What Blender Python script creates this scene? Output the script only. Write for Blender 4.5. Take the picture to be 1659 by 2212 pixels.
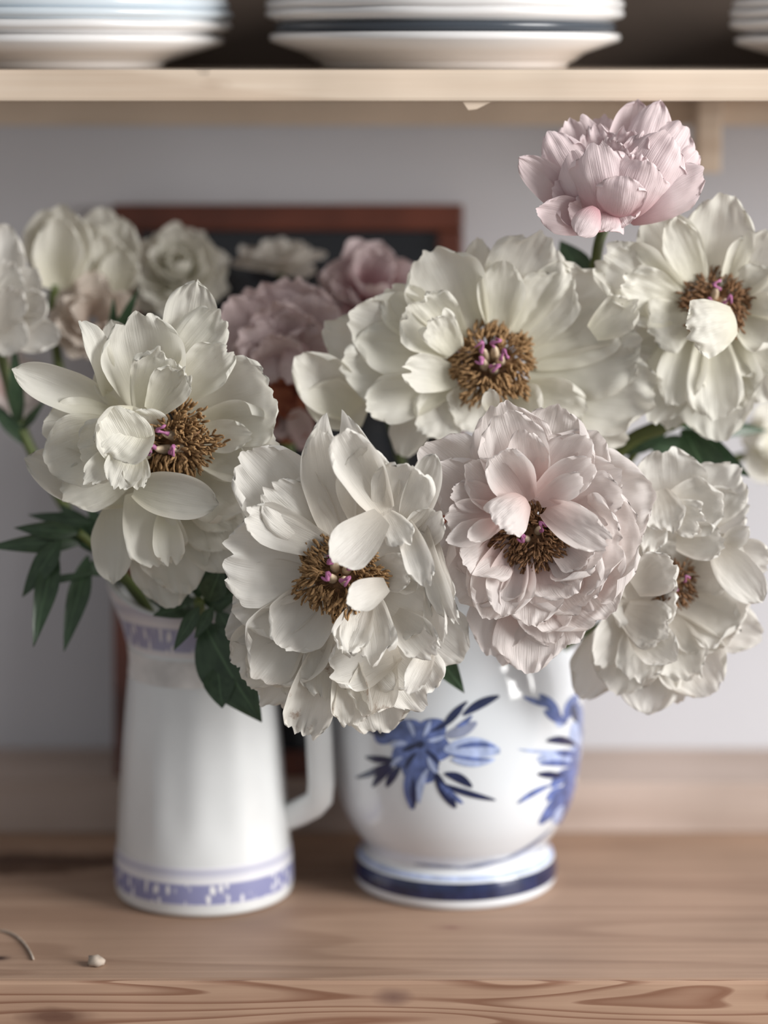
import bpy, bmesh, math, random
from mathutils import Vector, noise, Matrix

for o in list(bpy.data.objects):
    bpy.data.objects.remove(o, do_unlink=True)
S = bpy.context.scene
COL = S.collection
PI = math.pi

# ------------------------------------------------------------------ camera
FPX, IW, IH = 5400.0, 1659.0, 2212.0
HORIZON = 150.0
PITCH = math.atan((IH/2-HORIZON)/FPX)
CAMH = 0.47
cam = bpy.data.cameras.new('camera')
camo = bpy.data.objects.new('camera', cam); COL.objects.link(camo)
camo.location = (0, 0, CAMH)
camo.rotation_euler = (PI/2-PITCH, 0, 0)
cam.sensor_fit = 'HORIZONTAL'; cam.sensor_width = 36.0
cam.lens = FPX*36.0/IW
cam.clip_start = 0.02
cam.dof.use_dof = True
cam.dof.focus_distance = 1.305
cam.dof.aperture_fstop = 2.7
S.camera = camo

# ------------------------------------------------------------------ light
W = bpy.data.worlds.new('world'); S.world = W; W.use_nodes = True
bg = W.node_tree.nodes['Background']
bg.inputs[0].default_value = (0.97, 0.98, 1.0, 1); bg.inputs[1].default_value = 0.31

def area_light(name, loc, target, sx, sy, power, color):
    l = bpy.data.lights.new(name, 'AREA'); l.shape = 'RECTANGLE'
    l.size = sx; l.size_y = sy; l.energy = power; l.color = color
    o = bpy.data.objects.new(name, l); COL.objects.link(o)
    o.location = loc
    o.rotation_euler = (Vector(target)-Vector(loc)).to_track_quat('-Z', 'Y').to_euler()
    return o
area_light('window_right_offscreen', (2.02, 0.316, 0.93), (0.02, 1.38, 0.2), 1.05, 1.26, 72, (1.0, 0.985, 0.96))

vs = S.view_settings
vs.view_transform = 'Standard'; vs.look = 'None'; vs.gamma = 1.0; vs.exposure = 0.28
vs.use_curve_mapping = False

# ------------------------------------------------------------------ pixel helpers
FWD = Vector((0, math.cos(PITCH), -math.sin(PITCH)))
UPV = Vector((0, math.sin(PITCH), math.cos(PITCH)))
CAM = Vector((0, 0, CAMH))
def ray(x, y):
    return FWD + Vector((1, 0, 0))*((x-IW/2)/FPX) + UPV*(-(y-IH/2)/FPX)
def P(x, y, Y):
    d = ray(x, y); return CAM + d*(Y/d.y)
def G(x, y, z=0.0):
    d = ray(x, y); return CAM + d*((z-CAMH)/d.z)
def mpp(Y):            # metres per pixel at depth Y
    return Y/math.cos(PITCH)/FPX*0.995

# ------------------------------------------------------------------ materials
MATS = {}
def newmat(name):
    m = bpy.data.materials.new(name); m.use_nodes = True
    nt = m.node_tree; nt.nodes.clear(); MATS[name] = m
    return m, nt
def N(nt, typ, **kw):
    n = nt.nodes.new(typ)
    for k, v in kw.items():
        if k.startswith('i_'):
            key = k[2:]
            n.inputs[int(key) if key.isdigit() else key.replace('_', ' ')].default_value = v
        else: setattr(n, k, v)
    return n
def ramp(nt, fac, stops):
    r = N(nt, 'ShaderNodeValToRGB')
    e = r.color_ramp.elements
    while len(e) < len(stops): e.new(0.5)
    for el, (p, c) in zip(e, stops):
        el.position = p; el.color = (c[0], c[1], c[2], 1)
    nt.links.new(fac, r.inputs[0])
    return r.outputs[0]
def mix(nt, fac, a, b, blend='MIX'):
    m = N(nt, 'ShaderNodeMix', data_type='RGBA', blend_type=blend)
    for s, v in ((m.inputs[0], fac), (m.inputs[6], a), (m.inputs[7], b)):
        if hasattr(v, 'is_output'): nt.links.new(v, s)
        elif isinstance(v, (int, float)): s.default_value = v
        else: s.default_value = (v[0], v[1], v[2], 1)
    return m.outputs[2]
def simple(name, col, rough=0.5, spec=0.5, var=0.08, scale=30, metal=0.0, coat=0.0, bump=0.0):
    m, nt = newmat(name)
    tc = N(nt, 'ShaderNodeTexCoord')
    nz = N(nt, 'ShaderNodeTexNoise'); nz.inputs['Scale'].default_value = scale; nz.inputs['Detail'].default_value = 4
    nt.links.new(tc.outputs['Object'], nz.inputs['Vector'])
    c = ramp(nt, nz.outputs[0], [(0.3, [x*(1-var) for x in col]), (0.7, [min(1, x*(1+var)) for x in col])])
    b = N(nt, 'ShaderNodeBsdfPrincipled')
    nt.links.new(c, b.inputs['Base Color'])
    b.inputs['Roughness'].default_value = rough; b.inputs['Specular IOR Level'].default_value = spec
    b.inputs['Metallic'].default_value = metal; b.inputs['Coat Weight'].default_value = coat
    if bump:
        bp = N(nt, 'ShaderNodeBump'); bp.inputs['Strength'].default_value = bump; bp.inputs['Distance'].default_value = 0.002
        nt.links.new(nz.outputs[0], bp.inputs['Height']); nt.links.new(bp.outputs[0], b.inputs['Normal'])
    o = N(nt, 'ShaderNodeOutputMaterial'); nt.links.new(b.outputs[0], o.inputs[0])
    return m

def petal_mat(name, tip, base, trans=0.35, vein=0.45, brown=0.0):
    """petal pigment: base->tip along UV.x, fine lengthwise veins, optional browned specks"""
    m, nt = newmat(name)
    uv = N(nt, 'ShaderNodeUVMap'); uv.uv_map = 'petal'
    sep = N(nt, 'ShaderNodeSeparateXYZ'); nt.links.new(uv.outputs[0], sep.inputs[0])
    c = ramp(nt, sep.outputs[0], [(0.05, base), (0.6, tip)])
    oi = N(nt, 'ShaderNodeObjectInfo')
    c2 = ramp(nt, oi.outputs['Random'], [(0, (0.90, 0.90, 0.90)), (1, (1.0, 1.0, 1.0))])
    c = mix(nt, 1.0, c, c2, 'MULTIPLY')
    mp = N(nt, 'ShaderNodeMapping'); mp.inputs['Scale'].default_value = (1.3, 26, 1)
    nt.links.new(uv.outputs[0], mp.inputs[0])
    nz = N(nt, 'ShaderNodeTexNoise'); nz.inputs['Scale'].default_value = 2.0; nz.inputs['Detail'].default_value = 3
    nt.links.new(mp.outputs[0], nz.inputs['Vector'])
    if brown:
        tc = N(nt, 'ShaderNodeTexCoord')
        n2 = N(nt, 'ShaderNodeTexNoise'); n2.inputs['Scale'].default_value = 75; n2.inputs['Detail'].default_value = 5; n2.inputs['Roughness'].default_value = 0.7
        nt.links.new(tc.outputs['Object'], n2.inputs['Vector'])
        f = ramp(nt, n2.outputs[0], [(0.60, (0, 0, 0)), (0.70, (brown, brown, brown))])
        c = mix(nt, f, c, (0.30, 0.16, 0.09))
    b = N(nt, 'ShaderNodeBsdfPrincipled')
    nt.links.new(c, b.inputs['Base Color'])
    b.inputs['Roughness'].default_value = 0.48; b.inputs['Specular IOR Level'].default_value = 0.35
    b.inputs['Sheen Weight'].default_value = 0.15; b.inputs['Sheen Roughness'].default_value = 0.4
    bp = N(nt, 'ShaderNodeBump'); bp.inputs['Strength'].default_value = vein; bp.inputs['Distance'].default_value = 0.0012
    nt.links.new(nz.outputs[0], bp.inputs['Height']); nt.links.new(bp.outputs[0], b.inputs['Normal'])
    t = N(nt, 'ShaderNodeBsdfTranslucent'); nt.links.new(c, t.inputs[0])
    mx = N(nt, 'ShaderNodeMixShader'); mx.inputs[0].default_value = trans
    nt.links.new(b.outputs[0], mx.inputs[1]); nt.links.new(t.outputs[0], mx.inputs[2])
    o = N(nt, 'ShaderNodeOutputMaterial'); nt.links.new(mx.outputs[0], o.inputs[0])
    return m

petal_mat('cream', (0.87, 0.85, 0.775), (0.85, 0.82, 0.68), 0.40)
petal_mat('white', (0.875, 0.85, 0.80), (0.86, 0.81, 0.73), 0.38)
petal_mat('wilted', (0.86, 0.83, 0.765), (0.85, 0.80, 0.72), 0.38, brown=0.7)
petal_mat('blush', (0.885, 0.825, 0.80), (0.86, 0.67, 0.63), 0.42)
petal_mat('pink', (0.83, 0.70, 0.71), (0.70, 0.40, 0.43), 0.3)
petal_mat('dusty', (0.72, 0.59, 0.59), (0.62, 0.44, 0.44), 0.3)
petal_mat('rust', (0.45, 0.16, 0.09), (0.25, 0.05, 0.04), 0.25)
petal_mat('beige', (0.78, 0.69, 0.61), (0.68, 0.55, 0.46), 0.3)

def leaf_mat(name, a, bcol, trans=0.15):
    m, nt = newmat(name)
    uv = N(nt, 'ShaderNodeUVMap'); uv.uv_map = 'petal'
    sep = N(nt, 'ShaderNodeSeparateXYZ'); nt.links.new(uv.outputs[0], sep.inputs[0])
    nz = N(nt, 'ShaderNodeTexNoise'); nz.inputs['Scale'].default_value = 6
    nt.links.new(uv.outputs[0], nz.inputs['Vector'])
    c = ramp(nt, nz.outputs[0], [(0.3, a), (0.7, bcol)])
    mid = ramp(nt, sep.outputs[1], [(0.465, (0, 0, 0)), (0.5, (1, 1, 1)), (0.535, (0, 0, 0))])
    c = mix(nt, mid, c, [x*1.8 for x in bcol])
    b = N(nt, 'ShaderNodeBsdfPrincipled'); nt.links.new(c, b.inputs['Base Color'])
    b.inputs['Roughness'].default_value = 0.38
    t = N(nt, 'ShaderNodeBsdfTranslucent'); nt.links.new(c, t.inputs[0])
    mx = N(nt, 'ShaderNodeMixShader'); mx.inputs[0].default_value = trans
    nt.links.new(b.outputs[0], mx.inputs[1]); nt.links.new(t.outputs[0], mx.inputs[2])
    o = N(nt, 'ShaderNodeOutputMaterial'); nt.links.new(mx.outputs[0], o.inputs[0])
leaf_mat('leaf', (0.024, 0.050, 0.024), (0.050, 0.090, 0.045))
simple('stem', (0.10, 0.13, 0.035), 0.5, var=0.2)
simple('anther', (0.31, 0.185, 0.085), 0.7, 0.3, var=0.45, scale=700)
simple('anther_dark', (0.20, 0.105, 0.05), 0.7, 0.3, var=0.45, scale=700)
simple('carpel', (0.62, 0.50, 0.36), 0.6, var=0.15, scale=200)
simple('stigma', (0.38, 0.13, 0.27), 0.6, var=0.25, scale=300)

def wood(name, light, dark, ring, axis_scale=(1.5, 14, 14), ring_scale=3.0, distortion=5.0, knots=(), rough=0.55, strength=0.8):
    """plank: lengthwise (X) grain bands in Object coords plus dark knots"""
    m, nt = newmat(name)
    tc = N(nt, 'ShaderNodeTexCoord')
    mp = N(nt, 'ShaderNodeMapping'); mp.inputs['Scale'].default_value = axis_scale
    nt.links.new(tc.outputs['Object'], mp.inputs[0])
    gn = N(nt, 'ShaderNodeTexNoise'); gn.inputs['Scale'].default_value = 1.0; gn.inputs['Detail'].default_value = 1.2; gn.inputs['Distortion'].default_value = 0.25
    nt.links.new(mp.outputs[0], gn.inputs['Vector'])
    gm = N(nt, 'ShaderNodeMath', operation='MULTIPLY'); gm.inputs[1].default_value = ring_scale
    nt.links.new(gn.outputs[0], gm.inputs[0])
    wv = N(nt, 'ShaderNodeMath', operation='FRACT'); nt.links.new(gm.outputs[0], wv.inputs[0])
    mp2 = N(nt, 'ShaderNodeMapping'); mp2.inputs['Scale'].default_value = (6, 220, 220)
    nt.links.new(tc.outputs['Object'], mp2.inputs[0])
    nz = N(nt, 'ShaderNodeTexNoise'); nz.inputs['Scale'].default_value = 1.0; nz.inputs['Detail'].default_value = 5
    nt.links.new(mp2.outputs[0], nz.inputs['Vector'])
    n3 = N(nt, 'ShaderNodeTexNoise'); n3.inputs['Scale'].default_value = 9; n3.inputs['Detail'].default_value = 3
    nt.links.new(tc.outputs['Object'], n3.inputs['Vector'])
    c = ramp(nt, nz.outputs[0], [(0.25, dark), (0.75, light)])
    f = ramp(nt, wv.outputs[0], [(0.0, (0, 0, 0)), (0.55, (strength*.12,)*3), (0.86, (strength,)*3), (0.93, (strength*.9,)*3), (1.0, (0, 0, 0))])
    c = mix(nt, f, c, ring)
    big = ramp(nt, n3.outputs[0], [(0.3, (0.82, 0.80, 0.78)), (0.7, (1.08, 1.06, 1.05))])
    c = mix(nt, 1.0, c, big, 'MULTIPLY')
    for (kx, ky, kz, r, sx, colr) in knots:
        mk = N(nt, 'ShaderNodeMapping', vector_type='POINT')
        mk.inputs['Location'].default_value = (-kx*sx, -ky, -kz); mk.inputs['Scale'].default_value = (sx, 1, 1)
        nt.links.new(tc.outputs['Object'], mk.inputs[0])
        nd = N(nt, 'ShaderNodeTexNoise'); nd.inputs['Scale'].default_value = 60
        nt.links.new(tc.outputs['Object'], nd.inputs['Vector'])
        ln = N(nt, 'ShaderNodeVectorMath', operation='LENGTH'); nt.links.new(mk.outputs[0], ln.inputs[0])
        ma = N(nt, 'ShaderNodeMath', operation='MULTIPLY_ADD'); ma.inputs[1].default_value = r*0.9
        nt.links.new(nd.outputs[0], ma.inputs[0]); nt.links.new(ln.outputs['Value'], ma.inputs[2])
        fk = ramp(nt, ma.outputs[0], [(0, (1, 1, 1)), (1, (0, 0, 0))])
        rn = fk.node.color_ramp.elements; rn[0].position = r*0.9; rn[1].position = r*1.5
        c = mix(nt, fk, c, colr)
    b = N(nt, 'ShaderNodeBsdfPrincipled'); nt.links.new(c, b.inputs['Base Color'])
    b.inputs['Roughness'].default_value = rough; b.inputs['Specular IOR Level'].default_value = 0.35
    bp = N(nt, 'ShaderNodeBump'); bp.inputs['Strength'].default_value = 0.25; bp.inputs['Distance'].default_value = 0.001
    nt.links.new(nz.outputs[0], bp.inputs['Height']); nt.links.new(bp.outputs[0], b.inputs['Normal'])
    o = N(nt, 'ShaderNodeOutputMaterial'); nt.links.new(b.outputs[0], o.inputs[0])
    return m

simple('wall_paint', (0.605, 0.605, 0.64), 0.8, 0.2, var=0.03, scale=6, bump=0.05)
simple('glaze', (0.76, 0.795, 0.835), 0.12, 0.5, var=0.02, scale=12, coat=0.6)
simple('glaze_jug', (0.70, 0.715, 0.72), 0.2, 0.5, var=0.05, scale=25, coat=0.35)
simple('glaze_stain', (0.67, 0.645, 0.625), 0.3, 0.5, var=0.22, scale=60)
simple('glaze_plate', (0.72, 0.705, 0.70), 0.2, 0.5, var=0.05, scale=12, coat=0.3)
simple('glaze_blue_plate', (0.59, 0.65, 0.70), 0.2, 0.5, var=0.05, scale=12, coat=0.3)
simple('gap_shade_plate', (0.05, 0.06, 0.075), 0.25, 0.5, var=0.1, scale=12)  # near-black plate colour, paints the shade of the gap in the middle stack
simple('paint_navy', (0.014, 0.022, 0.075), 0.22, 0.5, var=0.35, scale=120, coat=0.5)
simple('paint_blue', (0.11, 0.155, 0.37), 0.22, 0.5, var=0.45, scale=160, coat=0.5)
simple('paint_pale', (0.42, 0.50, 0.74), 0.22, 0.5, var=0.25, scale=160, coat=0.5)
simple('paint_grey', (0.27, 0.30, 0.42), 0.25, 0.5, var=0.2, scale=160, coat=0.5)
simple('mahogany', (0.115, 0.032, 0.018), 0.35, 0.5, var=0.4, scale=18)
simple('dark_panel', (0.050, 0.034, 0.025), 0.6, 0.3, var=0.2, scale=8)
simple('mirror_glass', (0.010, 0.011, 0.014), 0.03, 0.5, var=0.02)
simple('crumb', (0.42, 0.35, 0.29), 0.7, var=0.2, scale=300)
simple('floor_boards', (0.25, 0.19, 0.14), 0.6, var=0.2, scale=4)

# ------------------------------------------------------------------ object helpers
def link_mesh(name, verts, faces, mat, parent=None, smooth=True, uv=None):
    me = bpy.data.meshes.new(name)
    me.from_pydata([tuple(v) for v in verts], [], faces)
    if smooth: me.polygons.foreach_set('use_smooth', [True]*len(me.polygons))
    if uv is not None:
        l = me.uv_layers.new(name='petal')
        idx = [0]*len(me.loops); me.loops.foreach_get('vertex_index', idx)
        flat = []
        for i in idx: flat += uv[i]
        l.data.foreach_set('uv', flat)
    if mat is not None: me.materials.append(MATS[mat] if isinstance(mat, str) else mat)
    me.update()
    o = bpy.data.objects.new(name, me); COL.objects.link(o)
    if parent is not None:
        o.parent = parent
        o.matrix_parent_inverse = Matrix.Translation(-parent.location) if parent.type == 'EMPTY' else Matrix()
    return o
def empty(name, loc, label, cat, group=None):
    o = bpy.data.objects.new(name, None); COL.objects.link(o); o.location = loc
    o.empty_display_size = 0.02
    tag(o, label, cat, group); return o
def tag(o, label=None, cat=None, group=None, kind=None):
    if label: o['label'] = label
    if cat: o['category'] = cat
    if group: o['group'] = group
    if kind: o['kind'] = kind
    return o
def box(name, lo, hi, mat, parent=None, bevel=0.0015):
    lo, hi = Vector(lo), Vector(hi)
    bm = bmesh.new(); bmesh.ops.create_cube(bm, size=1)
    c, s = (lo+hi)/2, hi-lo
    for v in bm.verts: v.co = Vector((v.co.x*s.x, v.co.y*s.y, v.co.z*s.z))
    if bevel: bmesh.ops.bevel(bm, geom=bm.edges[:], offset=bevel, segments=2, affect='EDGES', profile=0.6)
    me = bpy.data.meshes.new(name); bm.to_mesh(me); bm.free()
    me.materials.append(MATS[mat])
    o = bpy.data.objects.new(name, me); COL.objects.link(o); o.location = c
    if parent is not None:
        o.parent = parent; o.matrix_parent_inverse = Matrix.Translation(-parent.location)
    return o
def tube_data(pts, radii, seg=8, close=True):
    vs_, fs = [], []
    up = Vector((0.13, 0.31, 0.94)).normalized()
    n = len(pts)
    for i, p in enumerate(pts):
        t = (pts[min(i+1, n-1)]-pts[max(i-1, 0)]).normalized()
        a = t.cross(up)
        if a.length < 1e-4: a = t.cross(Vector((1, 0, 0)))
        a.normalize(); b = a.cross(t)
        r = radii[i] if isinstance(radii, (list, tuple)) else radii
        for k in range(seg):
            an = 2*PI*k/seg
            vs_.append(p + a*(math.cos(an)*r) + b*(math.sin(an)*r))
    for i in range(n-1):
        for k in range(seg):
            fs.append((i*seg+k, i*seg+(k+1) % seg, (i+1)*seg+(k+1) % seg, (i+1)*seg+k))
    if close:
        fs.append(tuple(range(seg))[::-1]); fs.append(tuple(range((n-1)*seg, n*seg)))
    return vs_, fs
def bez(p0, p1, p2, p3, n=12):
    out = []
    for i in range(n+1):
        t = i/n; u = 1-t
        out.append(p0*u**3 + p1*3*u*u*t + p2*3*u*t*t + p3*t**3)
    return out
def sstep(a, b, x):
    t = min(1, max(0, (x-a)/(b-a))); return t*t*(3-2*t)

# ------------------------------------------------------------------ petal
def petal_mesh(B, T, Wd, Nrm, bend=0.6, curl=0.0, cup=0.5, ruf=0.065, seed=0, kind='r', nu=20, nv=15, crink=0.034, roll=None, fold=0.0):
    d = T-B; L = d.length; e = d/L
    if roll is None: roll = (((seed*0.618) % 1)-0.45)*0.55 if kind != 'l' else 0.0
    lip = (((seed*0.377) % 1)-0.4)*0.9 if kind != 'l' else 0.0
    n = Nrm - e*Nrm.dot(e)
    if n.length < 1e-4: n = Vector((0, -1, 0.2)) - e*Vector((0, -1, 0.2)).dot(e)
    n.normalize(); s = e.cross(n)
    K = 40
    px, pz, ph = [0.0], [0.0], []
    for i in range(K+1):
        t = i/K
        phi = bend*(t-0.5) + curl*sstep(0.68, 1.0, t) + lip*sstep(0.86, 1.0, t)
        ph.append(phi)
        if i < K:
            px.append(px[-1]+math.cos(phi)/K); pz.append(pz[-1]+math.sin(phi)/K)
    far = max(range(K+1), key=lambda i: px[i]*px[i]+pz[i]*pz[i])
    ang = math.atan2(pz[far], px[far]); sc = L/math.hypot(px[far], pz[far])
    ca, sa = math.cos(-ang), math.sin(-ang)
    def spine(t):
        f = min(max(t, 0), 1)*K; i = min(int(f), K-1); g = f-i
        x = px[i]+(px[i+1]-px[i])*g; z = pz[i]+(pz[i+1]-pz[i])*g
        phi = ph[i]+(ph[i+1]-ph[i])*g - ang
        return (x*ca-z*sa)*sc, (x*sa+z*ca)*sc, phi
    tipw = {'r': 0.62, 'p': 0.10, 'g': 0.68, 'l': 0.02, 'h': 0.60}[kind]
    tm = {'r': 0.62, 'p': 0.50, 'g': 0.68, 'l': 0.42, 'h': 0.62}[kind]
    claw = {'r': 0.42, 'p': 0.36, 'g': 0.42, 'l': 0.10, 'h': 0.4}[kind]
    tr = {'r': 0.24, 'p': 0.05, 'g': 0.17, 'l': 0.0, 'h': 0.2}[kind]
    rg = {'r': 0.035, 'p': 0.02, 'g': 0.10, 'l': 0.0, 'h': 0.03}[kind]
    verts, uvs = [], []
    hw = Wd/2/max(0.35, (math.sin(cup)/cup if abs(cup) > 1e-3 else 1))
    so = Vector((seed*7.13 % 91, seed*3.71 % 57, 0))
    for i in range(nu+1):
        u = i/nu
        if u < tm: pr = claw+(1-claw)*math.sin(PI/2*u/tm)**0.9
        else:
            q = (u-tm)/(1-tm); pr = tipw+(1-tipw)*math.sqrt(max(0, 1-q**2.2)) if kind != 'l' else (1-q**1.4)*0.98+0.02
        for j in range(nv+1):
            v = -1+2*j/nv
            av = abs(v)
            edge = 1 - tr*av**2.4
            if kind in 'rgh':
                edge -= rg*(0.5+noise.noise(Vector((v*4.0, 0.3, 0))+so)) * (0.4+0.6*u)
                if kind == 'g': edge -= 0.05*max(0, noise.noise(Vector((v*11, 4.3, 0))+so))
                if kind == 'h': edge -= 0.22*max(0, 1-(v/0.28)**2)
            t = u*(1 + (edge-1)*u*u)
            x, z, phi = spine(t)
            tt = e*math.cos(phi)+n*math.sin(phi)
            nn = n*math.cos(phi)-e*math.sin(phi)
            c = cup*(0.55+0.45*math.sin(PI*min(1, u*0.9)))
            wv = hw*pr*(1+0.06*noise.noise(Vector((u*3, 7.7+v, 2))+so))
            a = c*v
            if abs(c) > 1e-3: sx, dz = wv*math.sin(a)/c, wv*(1-math.cos(a))/c
            else: sx, dz = wv*v, 0
            if fold: dz += fold*wv*av
            if roll:
                r = max(0, av-0.62)/0.38
                dz += roll*wv*r*r; sx *= 1-0.25*abs(roll)*r*r
            em = 0.25*u + 0.75*max(av**2*u, sstep(0.65, 1, u))
            dz += ruf*Wd*em*(1.5*noise.noise(Vector((u*2.6, v*2.2, 3.1))+so) + 0.8*noise.noise(Vector((u*6, v*5.0, 9.1))+so))
            if kind != 'l': dz += 0.012*Wd*u*u*math.sin(v*9+seed+4*noise.noise(Vector((u*1.5, v*2, 8.8))+so))*(0.4+noise.noise(Vector((u, v*1.5, 4.4))+so))
            if crink:
                dz += crink*Wd*u*(noise.noise(Vector((u*2.0, v*7.5, 5.5))+so) + 0.5*noise.noise(Vector((u*9, v*9, 1.5))+so))
            verts.append(B + e*x + n*z + s*sx + nn*dz)
            uvs.append((u, v*0.5+0.5))
    faces = []
    for i in range(nu):
        for j in range(nv):
            a = i*(nv+1)+j
            faces.append((a, a+1, a+nv+2, a+nv+1))
    return verts, faces, uvs

SEED = [0]
def add_petal(parent, B, T, Wd, Nrm, mat, name='petal', **kw):
    SEED[0] += 1
    kw.setdefault('seed', SEED[0])
    v, f, uv = petal_mesh(B, T, Wd, Nrm, **kw)
    o = link_mesh(name, v, f, mat, parent, uv=uv)
    return o
def toward_cam(p):
    return (CAM-p).normalized()

def traced(parent, Yc, mat, rows):
    """rows: (tipx,tipy, basex,basey, width_px, z_tip_mm, z_base_mm, opts); z is distance in front of the flower's heart"""
    for r in rows:
        tx, ty, bx, by, w, zt, zb = r[:7]
        kw = dict(r[7]) if len(r) > 7 else {}
        m = kw.pop('m', mat); tw = kw.pop('tw', 0.0)
        T = P(tx, ty, Yc-zt/1000); B = P(bx, by, Yc-zb/1000)
        nrm = toward_cam((T+B)/2)
        if tw: nrm = Matrix.Rotation(tw, 3, (T-B).normalized()) @ nrm
        if 'nd' in kw: nrm = (nrm + Vector(kw.pop('nd'))).normalized()
        big = w > 75
        kw.setdefault('nu', 30 if big else 20); kw.setdefault('nv', 25 if big else 15)
        add_petal(parent, B, T, w*mpp(Yc-zt/1000), nrm, m, **kw)

def rosette(parent, C, axis, R, layers, mat, seed=1, kinds='rrg'):
    """layers: (count, tilt_deg from face plane, length, width, bend, cup)"""
    rnd = random.Random(seed)
    axis = axis.normalized()
    a1 = axis.cross(Vector((0, 0, 1)));
    if a1.length < 0.1: a1 = axis.cross(Vector((0, 1, 0)))
    a1.normalize(); a2 = axis.cross(a1)
    for li, (n, tilt, ln, wd, bend, cup) in enumerate(layers):
        off = rnd.random()*6.28
        for k in range(n):
            an = off + 2*PI*(k+rnd.uniform(-.25, .25))/n
            tl = math.radians(tilt+rnd.uniform(-9, 9))
            rad = a1*math.cos(an)+a2*math.sin(an)
            dr = rad*math.cos(tl)+axis*math.sin(tl)
            nr = axis*math.cos(tl)-rad*math.sin(tl)
            B = C + rad*R*0.10 - axis*R*0.04*(len(layers)-li)
            add_petal(parent, B, B+dr*R*ln*rnd.uniform(.88, 1.08), R*wd*rnd.uniform(.85, 1.12), nr, mat,
                      bend=bend*rnd.uniform(.7, 1.3), cup=cup, ruf=0.07, kind=rnd.choice(kinds), nu=14, nv=11,
                      curl=rnd.uniform(-.5, .4))

def heart(parent, C, axis, R, seed=1, n=170, carp=4, mat='anther', h=0.9, gap=0.35):
    """stamens (one mass of filaments and anthers) round a few carpels with pink stigmas"""
    rnd = random.Random(seed)
    axis = axis.normalized()
    a1 = axis.cross(Vector((0, 0, 1))).normalized(); a2 = axis.cross(a1)
    V, F = [], []
    for k in range(int(n*2.6)):
        an = rnd.uniform(0, 2*PI); q = gap+(1-gap)*rnd.random()**0.6
        rad = a1*math.cos(an)+a2*math.sin(an); tan = a1*-math.sin(an)+a2*math.cos(an)
        q *= 1+0.12*math.sin(an*5+seed)+0.08*math.sin(an*9+2*seed)
        top = C + rad*R*q*.92 + axis*R*h*(0.85-0.55*q*q+rnd.uniform(-.30, .14))
        bot = C + rad*R*0.35*q
        jit = Vector((rnd.uniform(-1, 1), rnd.uniform(-1, 1), rnd.uniform(-1, 1)))
        dr = (axis*0.25 + rad*(0.2+0.7*q) + tan*0.35*math.sin(an*3+seed) + jit*0.40 + Vector((0, 0, -.25))).normalized()
        L = R*rnd.uniform(.15, .26); r0 = R*rnd.uniform(.023, .038)
        if k % 2 == 0:
            v, f = tube_data([bot, (bot+top)/2+rad*R*.05, top], [R*.013]*3, 3, False)
            b = len(V); V += v; F += [tuple(i+b for i in q_) for q_ in f]
        bow = jit.cross(dr)*L*0.22
        v, f = tube_data([top-dr*L*.1, top+dr*L*.15+bow*.6, top+dr*L*.5+bow, top+dr*L*.85+bow*.6, top+dr*L], [r0*.35, r0, r0*1.05, r0*.8, r0*.15], 5)
        b = len(V); V += v; F += [tuple(i+b for i in q_) for q_ in f]
    st = link_mesh('stamens', V, F, mat, parent); st['kind'] = 'stuff'
    st['label'] = 'dense ring of dried brown stamens'
    V2, F2 = [], []
    for i in range(7):
        q = i/6*PI/2
        for k in range(16):
            an = 2*PI*k/16
            V2.append(C + (a1*math.cos(an)+a2*math.sin(an))*R*.62*math.cos(q*.97) + axis*R*(-.10+.30*math.sin(q)))
    for i in range(6):
        for k in range(16): F2.append((i*16+k, i*16+(k+1) % 16, (i+1)*16+(k+1) % 16, (i+1)*16+k))
    F2.append(tuple(range(15, -1, -1)))
    link_mesh('receptacle', V2, F2, 'anther_dark', parent)
    for k in range(carp):
        an = 2*PI*k/max(1, carp)+0.6
        rad = a1*math.cos(an)+a2*math.sin(an); ct = rad.cross(axis)
        b = C + rad*R*.12; t = C + rad*R*.22 + axis*R*h*(.98+rnd.uniform(-.1, .1))
        pts = [b, b*.55+t*.45+rad*R*.05, b*.2+t*.8+rad*R*.02, t]
        v, f = tube_data(pts, [R*.10, R*.115, R*.08, R*.045], 10)
        cp = link_mesh('carpel', v, f, 'carpel', parent)
        pts = []
        for m_ in range(9):
            w_ = m_/8
            pts.append(t - axis*R*.05 + axis*R*.24*math.sin(w_*2.4) + rad*R*.20*w_ + ct*R*.10*math.sin(w_*7+k))
        v, f = tube_data(pts, [R*(.045+.02*math.sin(m_*1.9+k))*(1-.5*(m_/8)**3) for m_ in range(9)], 7)
        sg = link_mesh('stigma', v, f, 'stigma', cp); sg.matrix_parent_inverse = Matrix()
def stem(parent, p0, dirn, p3, r=0.0028, r2=0.0022, sag=0.05):
    p1 = p0+dirn*sag; p2 = p3+Vector((0, 0, 1))*sag*1.2
    pts = bez(p0, p1, p2, p3, 14)
    v, f = tube_data(pts, [r]*3+[r2]*(len(pts)-3), 8)
    return link_mesh('stem', v, f, 'stem', parent)
def px_stem(parent, pts, r=0.0028):
    """stem through (x, y, Y) photo points"""
    q = [P(*p) for p in pts]; out = []
    for i in range(len(q)-1):
        a = q[max(0, i-1)]; b = q[i]; c = q[i+1]; d = q[min(len(q)-1, i+2)]
        for k in range(6):
            t = k/6
            out.append(0.5*((2*b)+(c-a)*t+(2*a-5*b+4*c-d)*t*t+(-a+3*b-3*c+d)*t**3))
    out.append(q[-1])
    v, f = tube_data(out, r, 8)
    return link_mesh('stem', v, f, 'stem', parent)
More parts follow.
